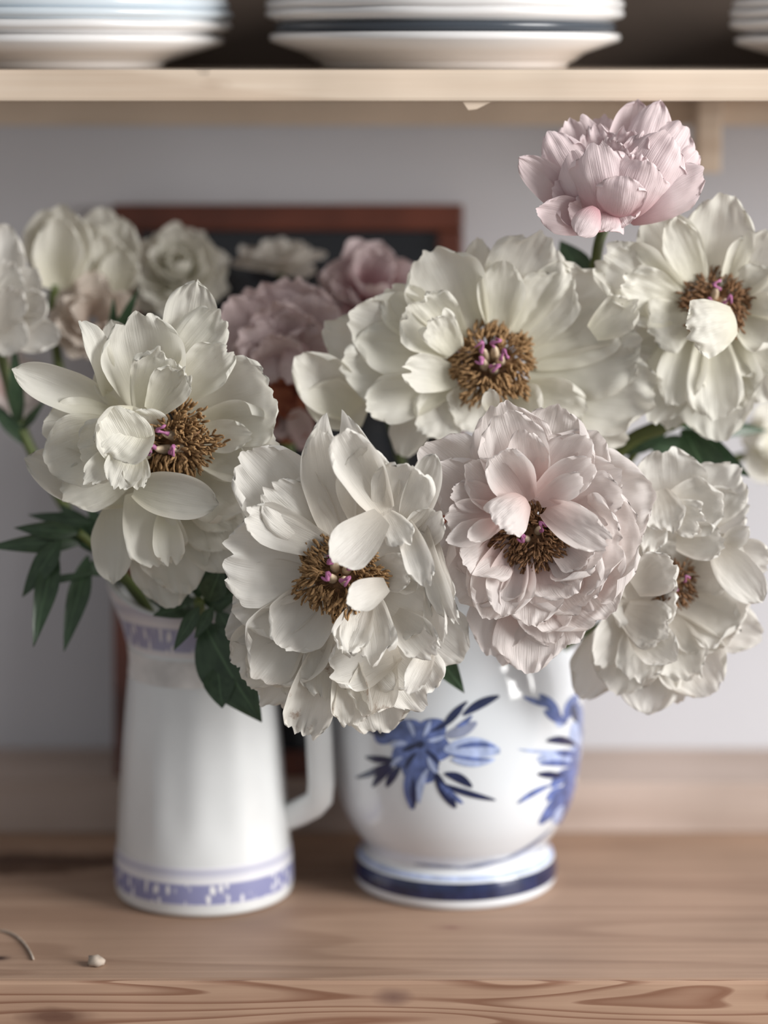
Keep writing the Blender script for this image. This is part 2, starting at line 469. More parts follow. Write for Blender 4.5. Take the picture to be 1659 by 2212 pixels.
def leaf(parent, bx, by, tx, ty, w, Yb, Yt, mat='leaf', tw=0.0, bend=-0.5, **kw):
    B, T = P(bx, by, Yb), P(tx, ty, Yt)
    nrm = toward_cam((T+B)/2)
    if tw: nrm = Matrix.Rotation(tw, 3, (T-B).normalized()) @ nrm
    kw.setdefault('cup', 0.35)
    return add_petal(parent, B, T, w*mpp((Yb+Yt)/2), nrm, mat, name='leaf', kind='l', bend=bend, ruf=0.03, crink=0.015, nu=18, nv=9, **kw)

# ================================================================== the setting
Y_FRONT = G(829, 2115).y
Y_BACK = G(829, 1800).y
LEDGE_Z = P(829, 1692, Y_BACK).z
Y_WALL = G(829, 1615, LEDGE_Z).y
XL, XR = -0.75, 0.75
wb = box('wall_back', (XL-0.6, Y_WALL, -0.9), (XR+0.6, Y_WALL+0.08, 1.6), 'wall_paint', None, 0); tag(wb, 'plain pale grey painted wall behind the flowers', 'wall', kind='structure')
fl = box('floor', (-1.35, -1.0, -0.94), (1.35, Y_WALL+0.08, -0.90), 'floor_boards', None, 0); tag(fl, 'brown floor below the sideboard', 'floor', kind='structure')

def kp(x, y, z=0.0):
    g = G(x, y, z); return g
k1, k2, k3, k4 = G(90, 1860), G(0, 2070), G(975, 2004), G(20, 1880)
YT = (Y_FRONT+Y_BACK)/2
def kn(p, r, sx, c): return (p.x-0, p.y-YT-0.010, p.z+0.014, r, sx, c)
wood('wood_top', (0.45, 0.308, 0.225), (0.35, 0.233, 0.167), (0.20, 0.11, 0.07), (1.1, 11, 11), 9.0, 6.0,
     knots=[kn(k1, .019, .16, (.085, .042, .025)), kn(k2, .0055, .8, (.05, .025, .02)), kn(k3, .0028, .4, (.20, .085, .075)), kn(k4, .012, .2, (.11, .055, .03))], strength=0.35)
kf = P(120, 2190, Y_FRONT); kf2 = P(850, 2148, Y_FRONT)
wood('wood_edge', (0.52, 0.35, 0.25), (0.425, 0.27, 0.19), (0.19, 0.075, 0.04), (3.4, 30, 30), 15.0, 7.0,
     knots=[(kf.x, -.002, kf.z+0.014, .004, .25, (.13, .06, .04)), (kf2.x, -.002, kf2.z+0.014, .0035, .5, (.18, .10, .08))], strength=0.75)
wood('wood_ledge', (0.56, 0.47, 0.42), (0.47, 0.38, 0.335), (0.36, 0.27, 0.22), (1.0, 8, 8), 7.0, 4.0, strength=0.3)
wood('wood_shelf', (0.78, 0.665, 0.545), (0.71, 0.585, 0.465), (0.50, 0.37, 0.27), (0.8, 10, 10), 6.0, 4.0,
     knots=[(P(437, 165, 1.36).x, -.108, .007, .0045, .7, (.05, .03, .02)), (P(470, 178, 1.36).x, -.108, .001, .004, .22, (.46, .33, .24))], strength=0.35)

sb = empty('sideboard', (0, YT, -0.9), 'low wooden sideboard with a knotty pine top under the vases', 'sideboard')
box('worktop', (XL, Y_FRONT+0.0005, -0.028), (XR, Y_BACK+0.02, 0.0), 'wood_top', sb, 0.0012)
box('front_rail', (XL, Y_FRONT-0.0015, -0.075), (XR, Y_FRONT+0.02, -0.0285), 'wood_edge', sb, 0.001)
box('front_edge', (XL, Y_FRONT-0.004, -0.028), (XR, Y_FRONT, 0.0), 'wood_edge', sb, 0.0015)
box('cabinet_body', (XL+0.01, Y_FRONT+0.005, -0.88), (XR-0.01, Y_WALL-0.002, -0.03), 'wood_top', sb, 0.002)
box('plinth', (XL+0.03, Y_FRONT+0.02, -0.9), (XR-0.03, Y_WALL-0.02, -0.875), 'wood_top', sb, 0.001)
box('back_ledge', (XL, Y_BACK, 0.0), (XR, Y_WALL-0.0005, LEDGE_Z), 'wood_ledge', sb, 0.0015)

# upper shelf
SH_Y = 1.36
sh_top = P(829, 150, SH_Y).z; sh_bot = P(829, 219, SH_Y).z
sh = empty('plate_shelf', (0, (SH_Y+Y_WALL)/2, sh_bot), 'pale pine wall shelf holding stacks of plates above the flowers', 'shelf')
box('board', (XL, SH_Y, sh_bot), (XR, Y_WALL-0.001, sh_top), 'wood_shelf', sh, 0.002)
cl_bot = P(829, 271, Y_WALL-0.02).z
box('support_rail', (XL, Y_WALL-0.02, cl_bot), (XR, Y_WALL-0.0005, sh_bot-0.0002), 'wood_shelf', sh, 0.001)
bl, br = P(1507, 300, Y_WALL-0.05), P(1560, 300, Y_WALL-0.05)
box('bracket', (bl.x, Y_WALL-0.05, P(1530, 374, Y_WALL-0.05).z), (br.x, Y_WALL-0.021, sh_bot-0.0003), 'wood_shelf', sh, 0.002)
box('back_panel', (XL, Y_WALL-0.006, sh_top+0.0002), (XR, Y_WALL-0.0008, sh_top+0.26), 'dark_panel', sh, 0.0005)
# small splinter tag under the shelf front
q = [P(1000, 220, SH_Y), P(1062, 220, SH_Y), P(1030, 236, SH_Y), P(1012, 238, SH_Y)]
q = [v+Vector((0, 0.003, 0)) for v in q]; q2 = [v+Vector((0, 0.006, 0)) for v in q]
link_mesh('shelf_splinter', q+q2, [(3, 2, 1, 0), (4, 5, 6, 7), (0, 1, 5, 4), (1, 2, 6, 5), (2, 3, 7, 6), (3, 0, 4, 7)], 'wood_shelf', sh, False)

# ------------------------------------------------------------------ lathe
def lathe(name, prof, mat, parent=None, seg=64, fn=None, loc=None, wav=None):
    V, F = [], []
    for i, (r, z) in enumerate(prof):
        for k in range(seg):
            a = 2*PI*k/seg
            rr, zz = (fn(r, z, a, i) if fn else (r, z))
            V.append(Vector((rr*math.cos(a), rr*math.sin(a), zz)) + (loc or Vector()))
    for i in range(len(prof)-1):
        for k in range(seg):
            F.append((i*seg+k, i*seg+(k+1) % seg, (i+1)*seg+(k+1) % seg, (i+1)*seg+k))
    return link_mesh(name, V, F, mat, parent)
def spline(pts, n=6):
    out = []
    for i in range(len(pts)-1):
        a = pts[max(0, i-1)]; b = pts[i]; c = pts[i+1]; d = pts[min(len(pts)-1, i+2)]
        for k in range(n):
            t = k/n
            out.append(tuple(0.5*((2*b[j])+(c[j]-a[j])*t+(2*a[j]-5*b[j]+4*c[j]-d[j])*t*t+(-a[j]+3*b[j]-3*c[j]+d[j])*t**3) for j in (0, 1)))
    out.append(pts[-1]); return out

# ------------------------------------------------------------------ plates
def plate_prof(R, foot, h, th=0.0035):
    return [(0.0005, 0.0022), (foot*0.93, 0.0022), (foot*0.95, 0), (foot, 0), (foot*1.02, 0.003), (foot*1.06, 0.0045),
            (R*0.80, h*0.55), (R*0.99, h-0.001), (R, h+th*0.3), (R*0.99, h+th), (R*0.80, h*0.55+th), (foot*1.08, 0.0048), (foot*0.7, 0.0044), (0.0005, 0.0044)]
def plate(cx, Yc, z, R, foot, h, mat, label, group=None, wavy=0.0):
    c = P(cx, 150, Yc); 
    o = lathe('plate', plate_prof(R, foot, h), mat, None, 72,
              fn=(lambda r, zz, a, i: (r*(1+wavy*math.cos(a*10)*(r > R*0.9)), zz+wavy*0.03*math.cos(a*10)*(r > R*.9))) if wavy else None)
    o.location = (c.x, Yc, z)
    tag(o, label, 'plate', group); return o
PY = 1.362+0.106
def stack(cx, specs, where, group):
    z = sh_top+0.0003
    for i, (R, foot, h, mat, gap, wavy, lab) in enumerate(specs):
        plate(cx, PY, z, R, foot, h, mat, lab, group, wavy); z += gap
A, Bm, Cm = 'glaze_plate', 'glaze_blue_plate', 'gap_shade_plate'
stack(960, [(.1015, .070, .0165, A, .0072, 0, 'deep white plate at the bottom of the middle stack on the shelf'),
            (.0985, .062, .0150, Cm, .0065, 0, 'plate painted dark as the shaded gap, second from the bottom of the middle stack'),
            (.1030, .062, .0160, A, .0052, .006, 'white scalloped plate third from the bottom of the middle stack'),
            (.1030, .062, .0160, A, .0052, .006, 'white scalloped plate fourth from the bottom of the middle stack'),
            (.1020, .062, .0160, A, .0052, 0, 'white plate fifth from the bottom of the middle stack'),
            (.1020, .062, .0160, A, .0052, 0, 'white plate sixth from the bottom of the middle stack')], 'middle', 'plates in the middle stack')
stack(112, [(.1000, .064, .0150, A, .0070, 0, 'deep white plate at the bottom of the stack above the mirror corner'),
            (.1040, .062, .0160, A, .0062, .006, 'white scalloped plate second in the stack above the mirror corner'),
            (.1050, .062, .0160, Bm, .0055, 0, 'pale blue plate third in the stack above the mirror corner'),
            (.1030, .062, .0160, Bm, .0055, 0, 'pale blue plate fourth in the stack above the mirror corner'),
            (.1020, .062, .0160, A, .0052, 0, 'white plate at the top of the stack above the mirror corner')], 'left', 'plates in the stack above the mirror')
stack(1965, [(.1010, .064, .0150, A, .0080, 0, 'deep white plate at the bottom of the shaded stack past the bracket'),
             (.1040, .062, .0160, A, .0060, .006, 'white scalloped plate second in the shaded stack past the bracket'),
             (.1040, .062, .0160, A, .0055, .006, 'white scalloped plate third in the shaded stack past the bracket'),
             (.1030, .062, .0160, A, .0052, 0, 'white plate at the top of the shaded stack past the bracket')], 'right', 'plates in the shaded stack past the bracket')

# ------------------------------------------------------------------ leaning mirror
my0 = Y_BACK+0.012
bot = P(255, 1700, my0); ztop = P(255, 438, Y_WALL-0.004).z
xl_, xr_ = P(245, 1000, (my0+Y_WALL)/2).x, P(1001, 440, Y_WALL-0.01).x
mroot = empty('mirror', ((xl_+xr_)/2, my0, LEDGE_Z), 'dark mahogany framed mirror leaning on the wall behind the flowers', 'mirror')
Hm = ztop-LEDGE_Z; lean = math.atan((Y_WALL-0.016-my0)/Hm); Ln = math.hypot(Hm, Y_WALL-0.016-my0)
Wm = xr_-xl_; fw = 0.0165; th = 0.012
def mpart(name, x0, x1, z0, z1, d0, d1, mat, bev=0.002):
    o = box(name, (x0, d0, z0), (x1, d1, z1), mat, None, bev)
    loc = o.location.copy()
    o.parent = mroot; o.location = loc
    return o
mroot.rotation_euler = (-lean, 0, 0)
mpart('frame_rail', -Wm/2, Wm/2, Ln-fw, Ln, 0, th, 'mahogany')
mpart('frame_rail', -Wm/2, Wm/2, 0.0004, fw, 0, th, 'mahogany')
mpart('frame_stile', -Wm/2, -Wm/2+fw, fw+.0002, Ln-fw-.0002, 0, th, 'mahogany')
mpart('frame_stile', Wm/2-fw, Wm/2, fw+.0002, Ln-fw-.0002, 0, th, 'mahogany')
mpart('glass', -Wm/2+fw*.8, Wm/2-fw*.8, fw*.8, Ln-fw*.8, th*.5, th*.8, 'mirror_glass', 0)

# ------------------------------------------------------------------ blue and white vase
vc = G(983, 1898); VX, VY = vc.x, vc.y
mp_v = mpp(VY)
def vr(wpx): return wpx*mp_v/2
def vz(y): return P(983, y, VY).z        # height of a pixel row on the axis plane
vprof = spline([(vr(430), 0.0), (vr(446), 0.0025), (vr(449), 0.007), (vr(446), 0.012), (vr(438), 0.0165), (vr(415), 0.0195), (vr(402), 0.0218),
         (vr(413), 0.0265), (vr(458), 0.035), (vr(507), 0.048), (vr(539), 0.064), (vr(554), 0.083), (vr(558), 0.100), (vr(546), 0.122), (vr(510), 0.141),
         (vr(445), 0.155), (vr(385), 0.163), (vr(360), 0.170), (vr(366), 0.178), (vr(385), 0.184)], 5)
inner = [(r-0.004, z) for r, z in reversed(vprof[40:])] + [(0.001, vprof[40][1])]
vase = empty('vase', (VX, VY, 0), 'round white porcelain vase painted with blue flowers on a navy banded foot', 'vase')
VO = Vector((VX, VY, 0))
lathe('body', [(0.001, 0.003), (vr(415), 0.003)]+vprof+inner, 'glaze', vase, 96, loc=VO)
lathe('foot_band', [(r+0.00035, z) for r, z in spline([(vr(449.2), 0.0065), (vr(446.3), 0.0118), (vr(438.5), 0.0163)], 6)], 'paint_navy', vase, 96, loc=VO)
lathe('foot_line', [(r+0.0003, z) for r, z in spline([(vr(432), 0.0177), (vr(416), 0.0195)], 4)], 'paint_pale', vase, 96, loc=VO)
def vrad(z):
    for (r0, z0), (r1, z1) in zip(vprof, vprof[1:]):
        if z0 <= z <= z1 and z1 > z0: return r0+(r1-r0)*(z-z0)/(z1-z0)
    return 0
def vhit(x, y, off=0.0004):
    d = ray(x, y).normalized(); lo = None
    t = 1.25
    while t < 1.75:
        p = CAM+d*t-VO
        if math.hypot(p.x, p.y) < vrad(p.z): lo = t; break
        t += 0.002
    if lo is None: return None
    a, b = lo-0.002, lo
    for _ in range(18):
        m_ = (a+b)/2; p = CAM+d*m_-VO
        if math.hypot(p.x, p.y) < vrad(p.z): b = m_
        else: a = m_
    p = CAM+d*b-VO; rr = math.hypot(p.x, p.y)
    return VO+Vector((p.x*(rr+off)/rr, p.y*(rr+off)/rr, p.z))
def strokes(name, lst, label):
    """brush strokes: (x0,y0,x1,y1,width_px,bend_px,mat,layer)"""
    bymat = {}
    for (x0, y0, x1, y1, w, bd, mt, lay) in lst:
        V, F = bymat.setdefault(mt, ([], []))
        dx, dy = x1-x0, y1-y0; L = math.hypot(dx, dy); nx, ny = -dy/L, dx/L
        nu, nv = 12, 4; grid = []
        ok = True; loc = []
        for i in range(nu+1):
            u = i/nu; pr = math.sin(PI*min(1, u*0.93+0.03))**0.7
            for j in range(nv+1):
                v = -1+2*j/nv
                o_ = bd*4*u*(1-u)+v*w/2*pr
                sx_, sy_ = x0+dx*u+nx*o_, y0+dy*u+ny*o_
                h = vhit(sx_, sy_, 0.00025+0.00012*lay)
                for _t in range(30):
                    if h is not None: break
                    sx_ += -2 if sx_ > 983 else 2
                    h = vhit(sx_, sy_, 0.00025+0.00012*lay)
                if h is None: ok = False; break
                loc.append(h)
            if not ok: break
        if not ok: continue
        b = len(V); V += loc
        for i in range(nu):
            for j in range(nv):
                a = b+i*(nv+1)+j; F.append((a, a+1, a+nv+2, a+nv+1))
    first = None
    for mt, (V, F) in bymat.items():
        o = link_mesh(name if first is None else 'brush_strokes', V, F, mt, vase if first is None else None)
        if first is None:
            first = o; o['label'] = label
        else:
            o.parent = first; o['kind'] = 'stuff'
n_, b_, p_, g_ = 'paint_navy', 'paint_blue', 'paint_pale', 'paint_grey'
strokes('painted_flower', [
    (905, 1605, 975, 1625, 60, 0, b_, 0), (905, 1610, 860, 1560, 60, 5, b_, 0), (905, 1620, 930, 1690, 60, 0, b_, 0), (905, 1610, 850, 1650, 60, 0, b_, 0),
    (900, 1605, 960, 1560, 60, 0, b_, 0), (905, 1610, 900, 1560, 55, 0, b_, 0), (905, 1620, 890, 1690, 60, 0, b_, 0),
    (960, 1618, 1080, 1622, 44, -6, p_, 1), (975, 1640, 1068, 1640, 20, 6, p_, 2), (985, 1615, 1070, 1612, 12, -6, b_, 2), (970, 1628, 1060, 1640, 8, 4, b_, 3),
    (905, 1600, 912, 1615, 18, 0, n_, 3), (890, 1650, 892, 1748, 30, 4, b_, 1), (925, 1660, 905, 1735, 16, 6, p_, 1), (893, 1680, 895, 1745, 12, 0, n_, 2),
    (860, 1640, 770, 1680, 16, -4, n_, 1), (850, 1640, 790, 1635, 16, -3, n_, 1), (850, 1655, 805, 1700, 18, 4, n_, 1), (865, 1655, 835, 1700, 18, 2, n_, 1), (880, 1580, 830, 1590, 30, 0, b_, 1),
    (940, 1665, 985, 1745, 22, 4, n_, 1), (945, 1690, 1070, 1728, 14, 3, n_, 1), (960, 1670, 1020, 1700, 20, -5, n_, 1), (950, 1690, 1000, 1735, 14, 3, b_, 1),
    (930, 1580, 1000, 1530, 12, 5, n_, 1), (955, 1575, 1010, 1515, 14, -4, n_, 1), (1000, 1545, 1078, 1503, 20, -4, n_, 1), (960, 1590, 1030, 1560, 26, 4, g_, 1), (985, 1570, 1020, 1545, 10, 3, b_, 2),
    (905, 1606, 870, 1622, 12, 0, n_, 2), (900, 1625, 875, 1660, 10, 2, n_, 2), (920, 1620, 950, 1650, 10, -2, n_, 2), (925, 1600, 960, 1590, 10, 2, p_, 2), (915, 1590, 930, 1555, 10, 2, p_, 2), (895, 1590, 880, 1555, 10, 2, p_, 2), (925, 1635, 945, 1670, 12, 2, p_, 2), (880, 1605, 845, 1610, 12, 2, p_, 2), (870, 1635, 845, 1655, 10, 2, p_, 2),
    (850, 1600, 812, 1570, 50, 0, b_, 0), (835, 1590, 780, 1560, 30, 4, n_, 1)], 'blue painted daisy with navy leaves')
strokes('painted_flower', [
    (1210, 1550, 1165, 1500, 22, 3, b_, 0), (1205, 1525, 1130, 1505, 14, -3, b_, 0), (1220, 1555, 1245, 1500, 26, 0, b_, 0), (1215, 1550, 1205, 1570, 24, 0, p_, 0), (1175, 1535, 1225, 1560, 20, 2, b_, 1),
    (1235, 1520, 1245, 1560, 14, 0, n_, 2), (1240, 1560, 1255, 1640, 36, 0, p_, 0), (1250, 1520, 1262, 1600, 18, 0, b_, 1),
    (1245, 1610, 1180, 1600, 18, 6, n_, 1), (1235, 1620, 1120, 1618, 8, -5, p_, 0), (1245, 1640, 1160, 1640, 30, 5, p_, 0), (1250, 1655, 1165, 1650, 14, 4, b_, 1), (1250, 1630, 1200, 1625, 16, 0, b_, 1),
    (1215, 1675, 1160, 1672, 16, 0, n_, 1), (1240, 1660, 1190, 1700, 26, 3, b_, 0), (1190, 1695, 1118, 1735, 12, 3, b_, 1), (1215, 1700, 1180, 1730, 16, 3, b_, 1),
    (1235, 1670, 1205, 1780, 36, -4, b_, 0), (1220, 1700, 1165, 1780, 26, -4, b_, 0), (1248, 1610, 1236, 1690, 22, 0, b_, 0), (1215, 1740, 1195, 1780, 18, 0, p_, 1)], 'blue painted blossoms trailing down the side')
strokes('painted_line', [(1190, 1790, 1075, 1862, 9, -8, g_, 0), (1090, 1855, 985, 1876, 9, -3, g_, 0), (1000, 1873, 895, 1866, 7, -2, g_, 0)], 'grey blue painted trailing line')

# ------------------------------------------------------------------ jug
jc = G(442, 1922); JX, JY = jc.x, jc.y; JO = Vector((JX, JY, 0)); mj = mpp(JY)
def jr(wpx): return wpx*mj/2
JH = P(442, 1296, JY).z
jprof = spline([(jr(372), 0.0), (jr(390), 0.002), (jr(394), 0.006), (jr(393), 0.018), (jr(386), 0.03), (jr(372), JH*.30), (jr(352), JH*.50), (jr(332), JH*.66), (jr(316), JH*.80),
                (jr(312), JH*.88), (jr(322), JH*.94), (jr(338), JH)], 6)
def jfn(r, z, a, i):
    k = sstep(JH*.80, JH, z); sp = max(0, math.cos(a-PI))**6
    z2 = z + k*sp*0.014 + k*max(0, math.cos(a))**3*0.004
    r2 = r*(1+0.010*math.cos(a*12)*sstep(.03, .06, z)*(1-sstep(JH*.7, JH*.8, z))) + k*sp*0.010
    return r2, z2
jug = empty('jug', (JX, JY, 0), 'tall tapered white pottery jug with blue printed bands and angular handle', 'jug')
lathe('body', [(0.001, 0.002), (jr(360), 0.002)]+jprof+[(r-0.0035, z) for r, z in reversed(jprof[14:])]+[(0.001, jprof[14][1])], 'glaze_jug', jug, 96, fn=jfn, loc=JO)
def band(name, z0, z1, mat, label, off=0.0003):
    pr = [(r+off, z) for r, z in jprof if z0 <= z <= z1]
    o = lathe(name, pr, mat, jug, 112, fn=jfn, loc=JO); o['label'] = label
def band_mat(name, blue, ground, z0, z1, cells):
    """printed transfer: chain of blotches between two lines, laid out by angle and height"""
    m, nt = newmat(name)
    tc = N(nt, 'ShaderNodeTexCoord')
    sub = N(nt, 'ShaderNodeVectorMath', operation='SUBTRACT'); sub.inputs[1].default_value = (JX, JY, 0)
    nt.links.new(tc.outputs['Object'], sub.inputs[0])
    sp = N(nt, 'ShaderNodeSeparateXYZ'); nt.links.new(sub.outputs[0], sp.inputs[0])
    at = N(nt, 'ShaderNodeMath', operation='ARCTAN2'); nt.links.new(sp.outputs[1], at.inputs[0]); nt.links.new(sp.outputs[0], at.inputs[1])
    zz = N(nt, 'ShaderNodeMapRange'); zz.inputs[1].default_value = z0; zz.inputs[2].default_value = z1; nt.links.new(sp.outputs[2], zz.inputs[0])
    am = N(nt, 'ShaderNodeMath', operation='MULTIPLY'); am.inputs[1].default_value = cells; nt.links.new(at.outputs[0], am.inputs[0])
    cs = N(nt, 'ShaderNodeMath', operation='COSINE'); nt.links.new(am.outputs[0], cs.inputs[0])
    vec = N(nt, 'ShaderNodeCombineXYZ'); nt.links.new(am.outputs[0], vec.inputs[0])
    zs = N(nt, 'ShaderNodeMath', operation='MULTIPLY'); zs.inputs[1].default_value = 3.2; nt.links.new(zz.outputs[0], zs.inputs[0]); nt.links.new(zs.outputs[0], vec.inputs[1])
    vo = N(nt, 'ShaderNodeTexVoronoi'); vo.inputs['Scale'].default_value = 0.8; nt.links.new(vec.outputs[0], vo.inputs['Vector'])
    blot = ramp(nt, vo.outputs['Distance'], [(0.22, (1, 1, 1)), (0.40, (0, 0, 0))])
    body = ramp(nt, zz.outputs[0], [(0.0, (0, 0, 0)), (0.06, (1, 1, 1)), (0.52, (1, 1, 1)), (0.60, (0, 0, 0)), (0.72, (0.25,)*3), (0.86, (.6,)*3), (0.96, (.2,)*3), (1.0, (0, 0, 0))])
    c = mix(nt, body, ground, blue)
    lower = ramp(nt, zz.outputs[0], [(0.5, (1, 1, 1)), (0.6, (0, 0, 0))])
    f = mix(nt, 1.0, blot, lower, 'MULTIPLY')
    c = mix(nt, f, c, ground)
    b = N(nt, 'ShaderNodeBsdfPrincipled'); nt.links.new(c, b.inputs['Base Color']); b.inputs['Roughness'].default_value = 0.25
    o = N(nt, 'ShaderNodeOutputMaterial'); nt.links.new(b.outputs[0], o.inputs[0])
band_mat('band_low', (0.25, 0.26, 0.44), (0.78, 0.78, 0.80), 0.0075, 0.030, 17)
band_mat('band_rim', (0.30, 0.29, 0.40), (0.66, 0.62, 0.62), JH*.87, JH*1.02, 18)
band('printed_band', 0.0065, 0.031, 'band_low', 'blue chain pattern band round the base')
band('rim_band', JH*.855, JH*.995, 'band_rim', 'faded blue patterned band under the rim')
band('stained_collar', JH*.74, JH*.852, 'glaze_stain', 'pinkish stained collar below the rim')
# handle
def hp(x, y, dy=0.0): return P(x, y, JY+dy)
hpts = [hp(596, 1772), hp(645, 1754, -.006), hp(676, 1738, -.012), hp(691, 1723, -.014), hp(694, 1690, -.015), hp(690, 1600, -.015), hp(683, 1500, -.014), hp(675, 1420, -.012), hp(652, 1378, -.008), hp(606, 1362, -.003), hp(560, 1365)]
V, F = [], []
sq = []
for i, p in enumerate(hpts):
    a = hpts[max(0, i-1)]; c = hpts[min(len(hpts)-1, i+1)]
    t = (c-a).normalized(); s = Vector((0, 1, 0)); n = t.cross(s).normalized()
    hw, ht = (0.0066, 0.0078)
    for k in range(12):
        an = 2*PI*k/12
        cx_, sy_ = math.cos(an), math.sin(an)
        V.append(p + s*(math.copysign(abs(cx_)**.6, cx_)*hw) + n*(math.copysign(abs(sy_)**.6, sy_)*ht))
for i in range(len(hpts)-1):
    for k in range(12):
        F.append((i*12+k, i*12+(k+1) % 12, (i+1)*12+(k+1) % 12, (i+1)*12+k))
link_mesh('handle', V, F, 'glaze_jug', jug)
VM = VO+Vector((0, 0, 0.178)); JM = JO+Vector((0, 0, JH-0.006))
VIN = VO+Vector((0, 0, 0.06)); JIN = JO+Vector((0, 0, 0.05))
#FLOWERS
# ================================================================== flowers
def d(**k): return k
def flower(name, x, y, Y, label, group=None):
    return empty(name, P(x, y, Y), label, 'flower', group)
def axis_px(x, y, Y, ax, ay):
    """facing direction: towards the camera, swung by (right, up)"""
    c = toward_cam(P(x, y, Y)); return (c + Vector((1, 0, 0))*ax + UPV*ay).normalized()

GW = 'open white peonies in the front of the bunch'
# ---- 1: cream peony over the jug
f = flower('peony', 375, 960, 1.318, 'ragged cream white peony leaning over the jug, showing a brown heart', GW)
ax = axis_px(375, 960, 1.318, -0.45, 0.05)
heart(f, P(384, 962, 1.316), ax, 0.0235, 11, 230, 3, 'anther', 0.75, 0.25)
traced(f, 1.315, 'cream', [
 (25, 797, 250, 885, 92, 6, -6, d(kind='p', bend=.5, cup=.9, fold=.25, curl=-.3)),
 (172, 690, 232, 850, 62, 10, -4, d(kind='r', cup=1.0, bend=-.4, curl=-.9, tw=.5)),
 (290, 672, 330, 880, 190, 8, -8, d(cup=1.0, bend=.9, kind='g', ruf=.08)),
 (425, 606, 395, 790, 120, -6, -12, d(kind='p', cup=.7, bend=.5, ruf=.08)),
 (480, 672, 340, 840, 120, 2, -6, d(kind='g', cup=.5, bend=.4, ruf=.08, curl=.5)),
 (500, 745, 370, 860, 110, 6, -4, d(kind='g', cup=.6, bend=.7, ruf=.10)),
 (585, 850, 400, 900, 200, 14, -10, d(kind='g', cup=.9, bend=1.1, curl=.8, ruf=.06)),
 (598, 955, 405, 950, 190, 10, -10, d(cup=.8, bend=1.0, curl=.5)),
 (545, 940, 415, 945, 75, 8, -4, d(cup=.5, bend=.6)),
 (540, 1010, 415, 975, 95, 7, -6, d(cup=.6, bend=.7)),
 (548, 1090, 400, 1000, 190, 8, -10, d(cup=.6, bend=.8)),
 (270, 890, 312, 960, 140, 16, 0, d(kind='r', cup=.9, bend=.4, ruf=.06, curl=-.4)),
 (350, 770, 310, 885, 120, 20, 6, d(kind='g', cup=1.1, bend=1.2, curl=1.2, ruf=.14, crink=.05)),
 (390, 800, 330, 890, 95, 22, 8, d(kind='g', cup=.9, bend=.9, curl=1.0, ruf=.14, crink=.05)),
 (232, 880, 300, 1000, 125, 26, 10, d(kind='r', cup=.8, bend=-.5, curl=-.7, ruf=.05)),
 (225, 985, 302, 905, 140, 28, 12, d(kind='g', cup=.7, bend=-.5, curl=-.5, ruf=.08)),
 (95, 1005, 260, 935, 165, 14, 2, d(cup=.8, bend=.7, ruf=.06)),
 (165, 985, 280, 960, 150, 22, 6, d(kind='g', cup=.6, bend=-.5, ruf=.08)),
 (52, 990, 285, 1075, 120, 4, -6, d(kind='p', cup=1.0, bend=.6, fold=.2)),
 (130, 1075, 285, 1010, 120, 12, -2, d(cup=.7, bend=.5)),
 (180, 1045, 260, 965, 60, 30, 14, d(kind='g', bend=-.3, cup=.4, ruf=.1)),
 (250, 1062, 285, 960, 85, 32, 14, d(kind='g', bend=-.4, cup=.7, ruf=.1)),
 (300, 1060, 290, 970, 60, 30, 12, d(kind='g', bend=-.4, cup=.8, ruf=.12)),
 (472, 1088, 290, 1055, 105, 24, 10, d(kind='p', bend=-.3, cup=.5, curl=-.3, ruf=.05)),
 (245, 1263, 250, 1085, 95, 2, -8, d(kind='p', bend=.4, cup=.9, tw=.3)),
 (372, 1316, 335, 1080, 165, -4, -8, d(kind='r', bend=.5, cup=.7)),
 (405, 1288, 340, 1070, 160, 2, -4, d(kind='r', bend=.5, cup=.6)),
 (360, 1230, 300, 1060, 135, 12, 4, d(kind='g', bend=-.3, cup=.9, ruf=.08)),
 (372, 1226, 355, 1110, 72, 18, 8, d(kind='h', bend=-.4, cup=.9, ruf=.1, curl=.6)),
 (490, 1238, 390, 1080, 110, 0, -6, d(kind='p', bend=.3, cup=.6)),
 (505, 1190, 395, 1060, 130, 5, -5, d(kind='g', bend=.4, cup=.6)),
 (525, 1135, 400, 1040, 130, 3, -8, d(kind='r', bend=.5, cup=.6)),
 (90, 930, 250, 910, 130, 8, -6, d(cup=.6, bend=.6)),
 (225, 760, 300, 900, 120, 0, -10, d(cup=.8, bend=.6)),
 (240, 690, 270, 800, 70, -20, -16, d(cup=.6, bend=.6, kind='p')),
])
stem(f, P(370, 985, 1.33), Vector((0.0, 0.8, -0.5)), JIN+Vector((-.01, 0, 0)), sag=.06)

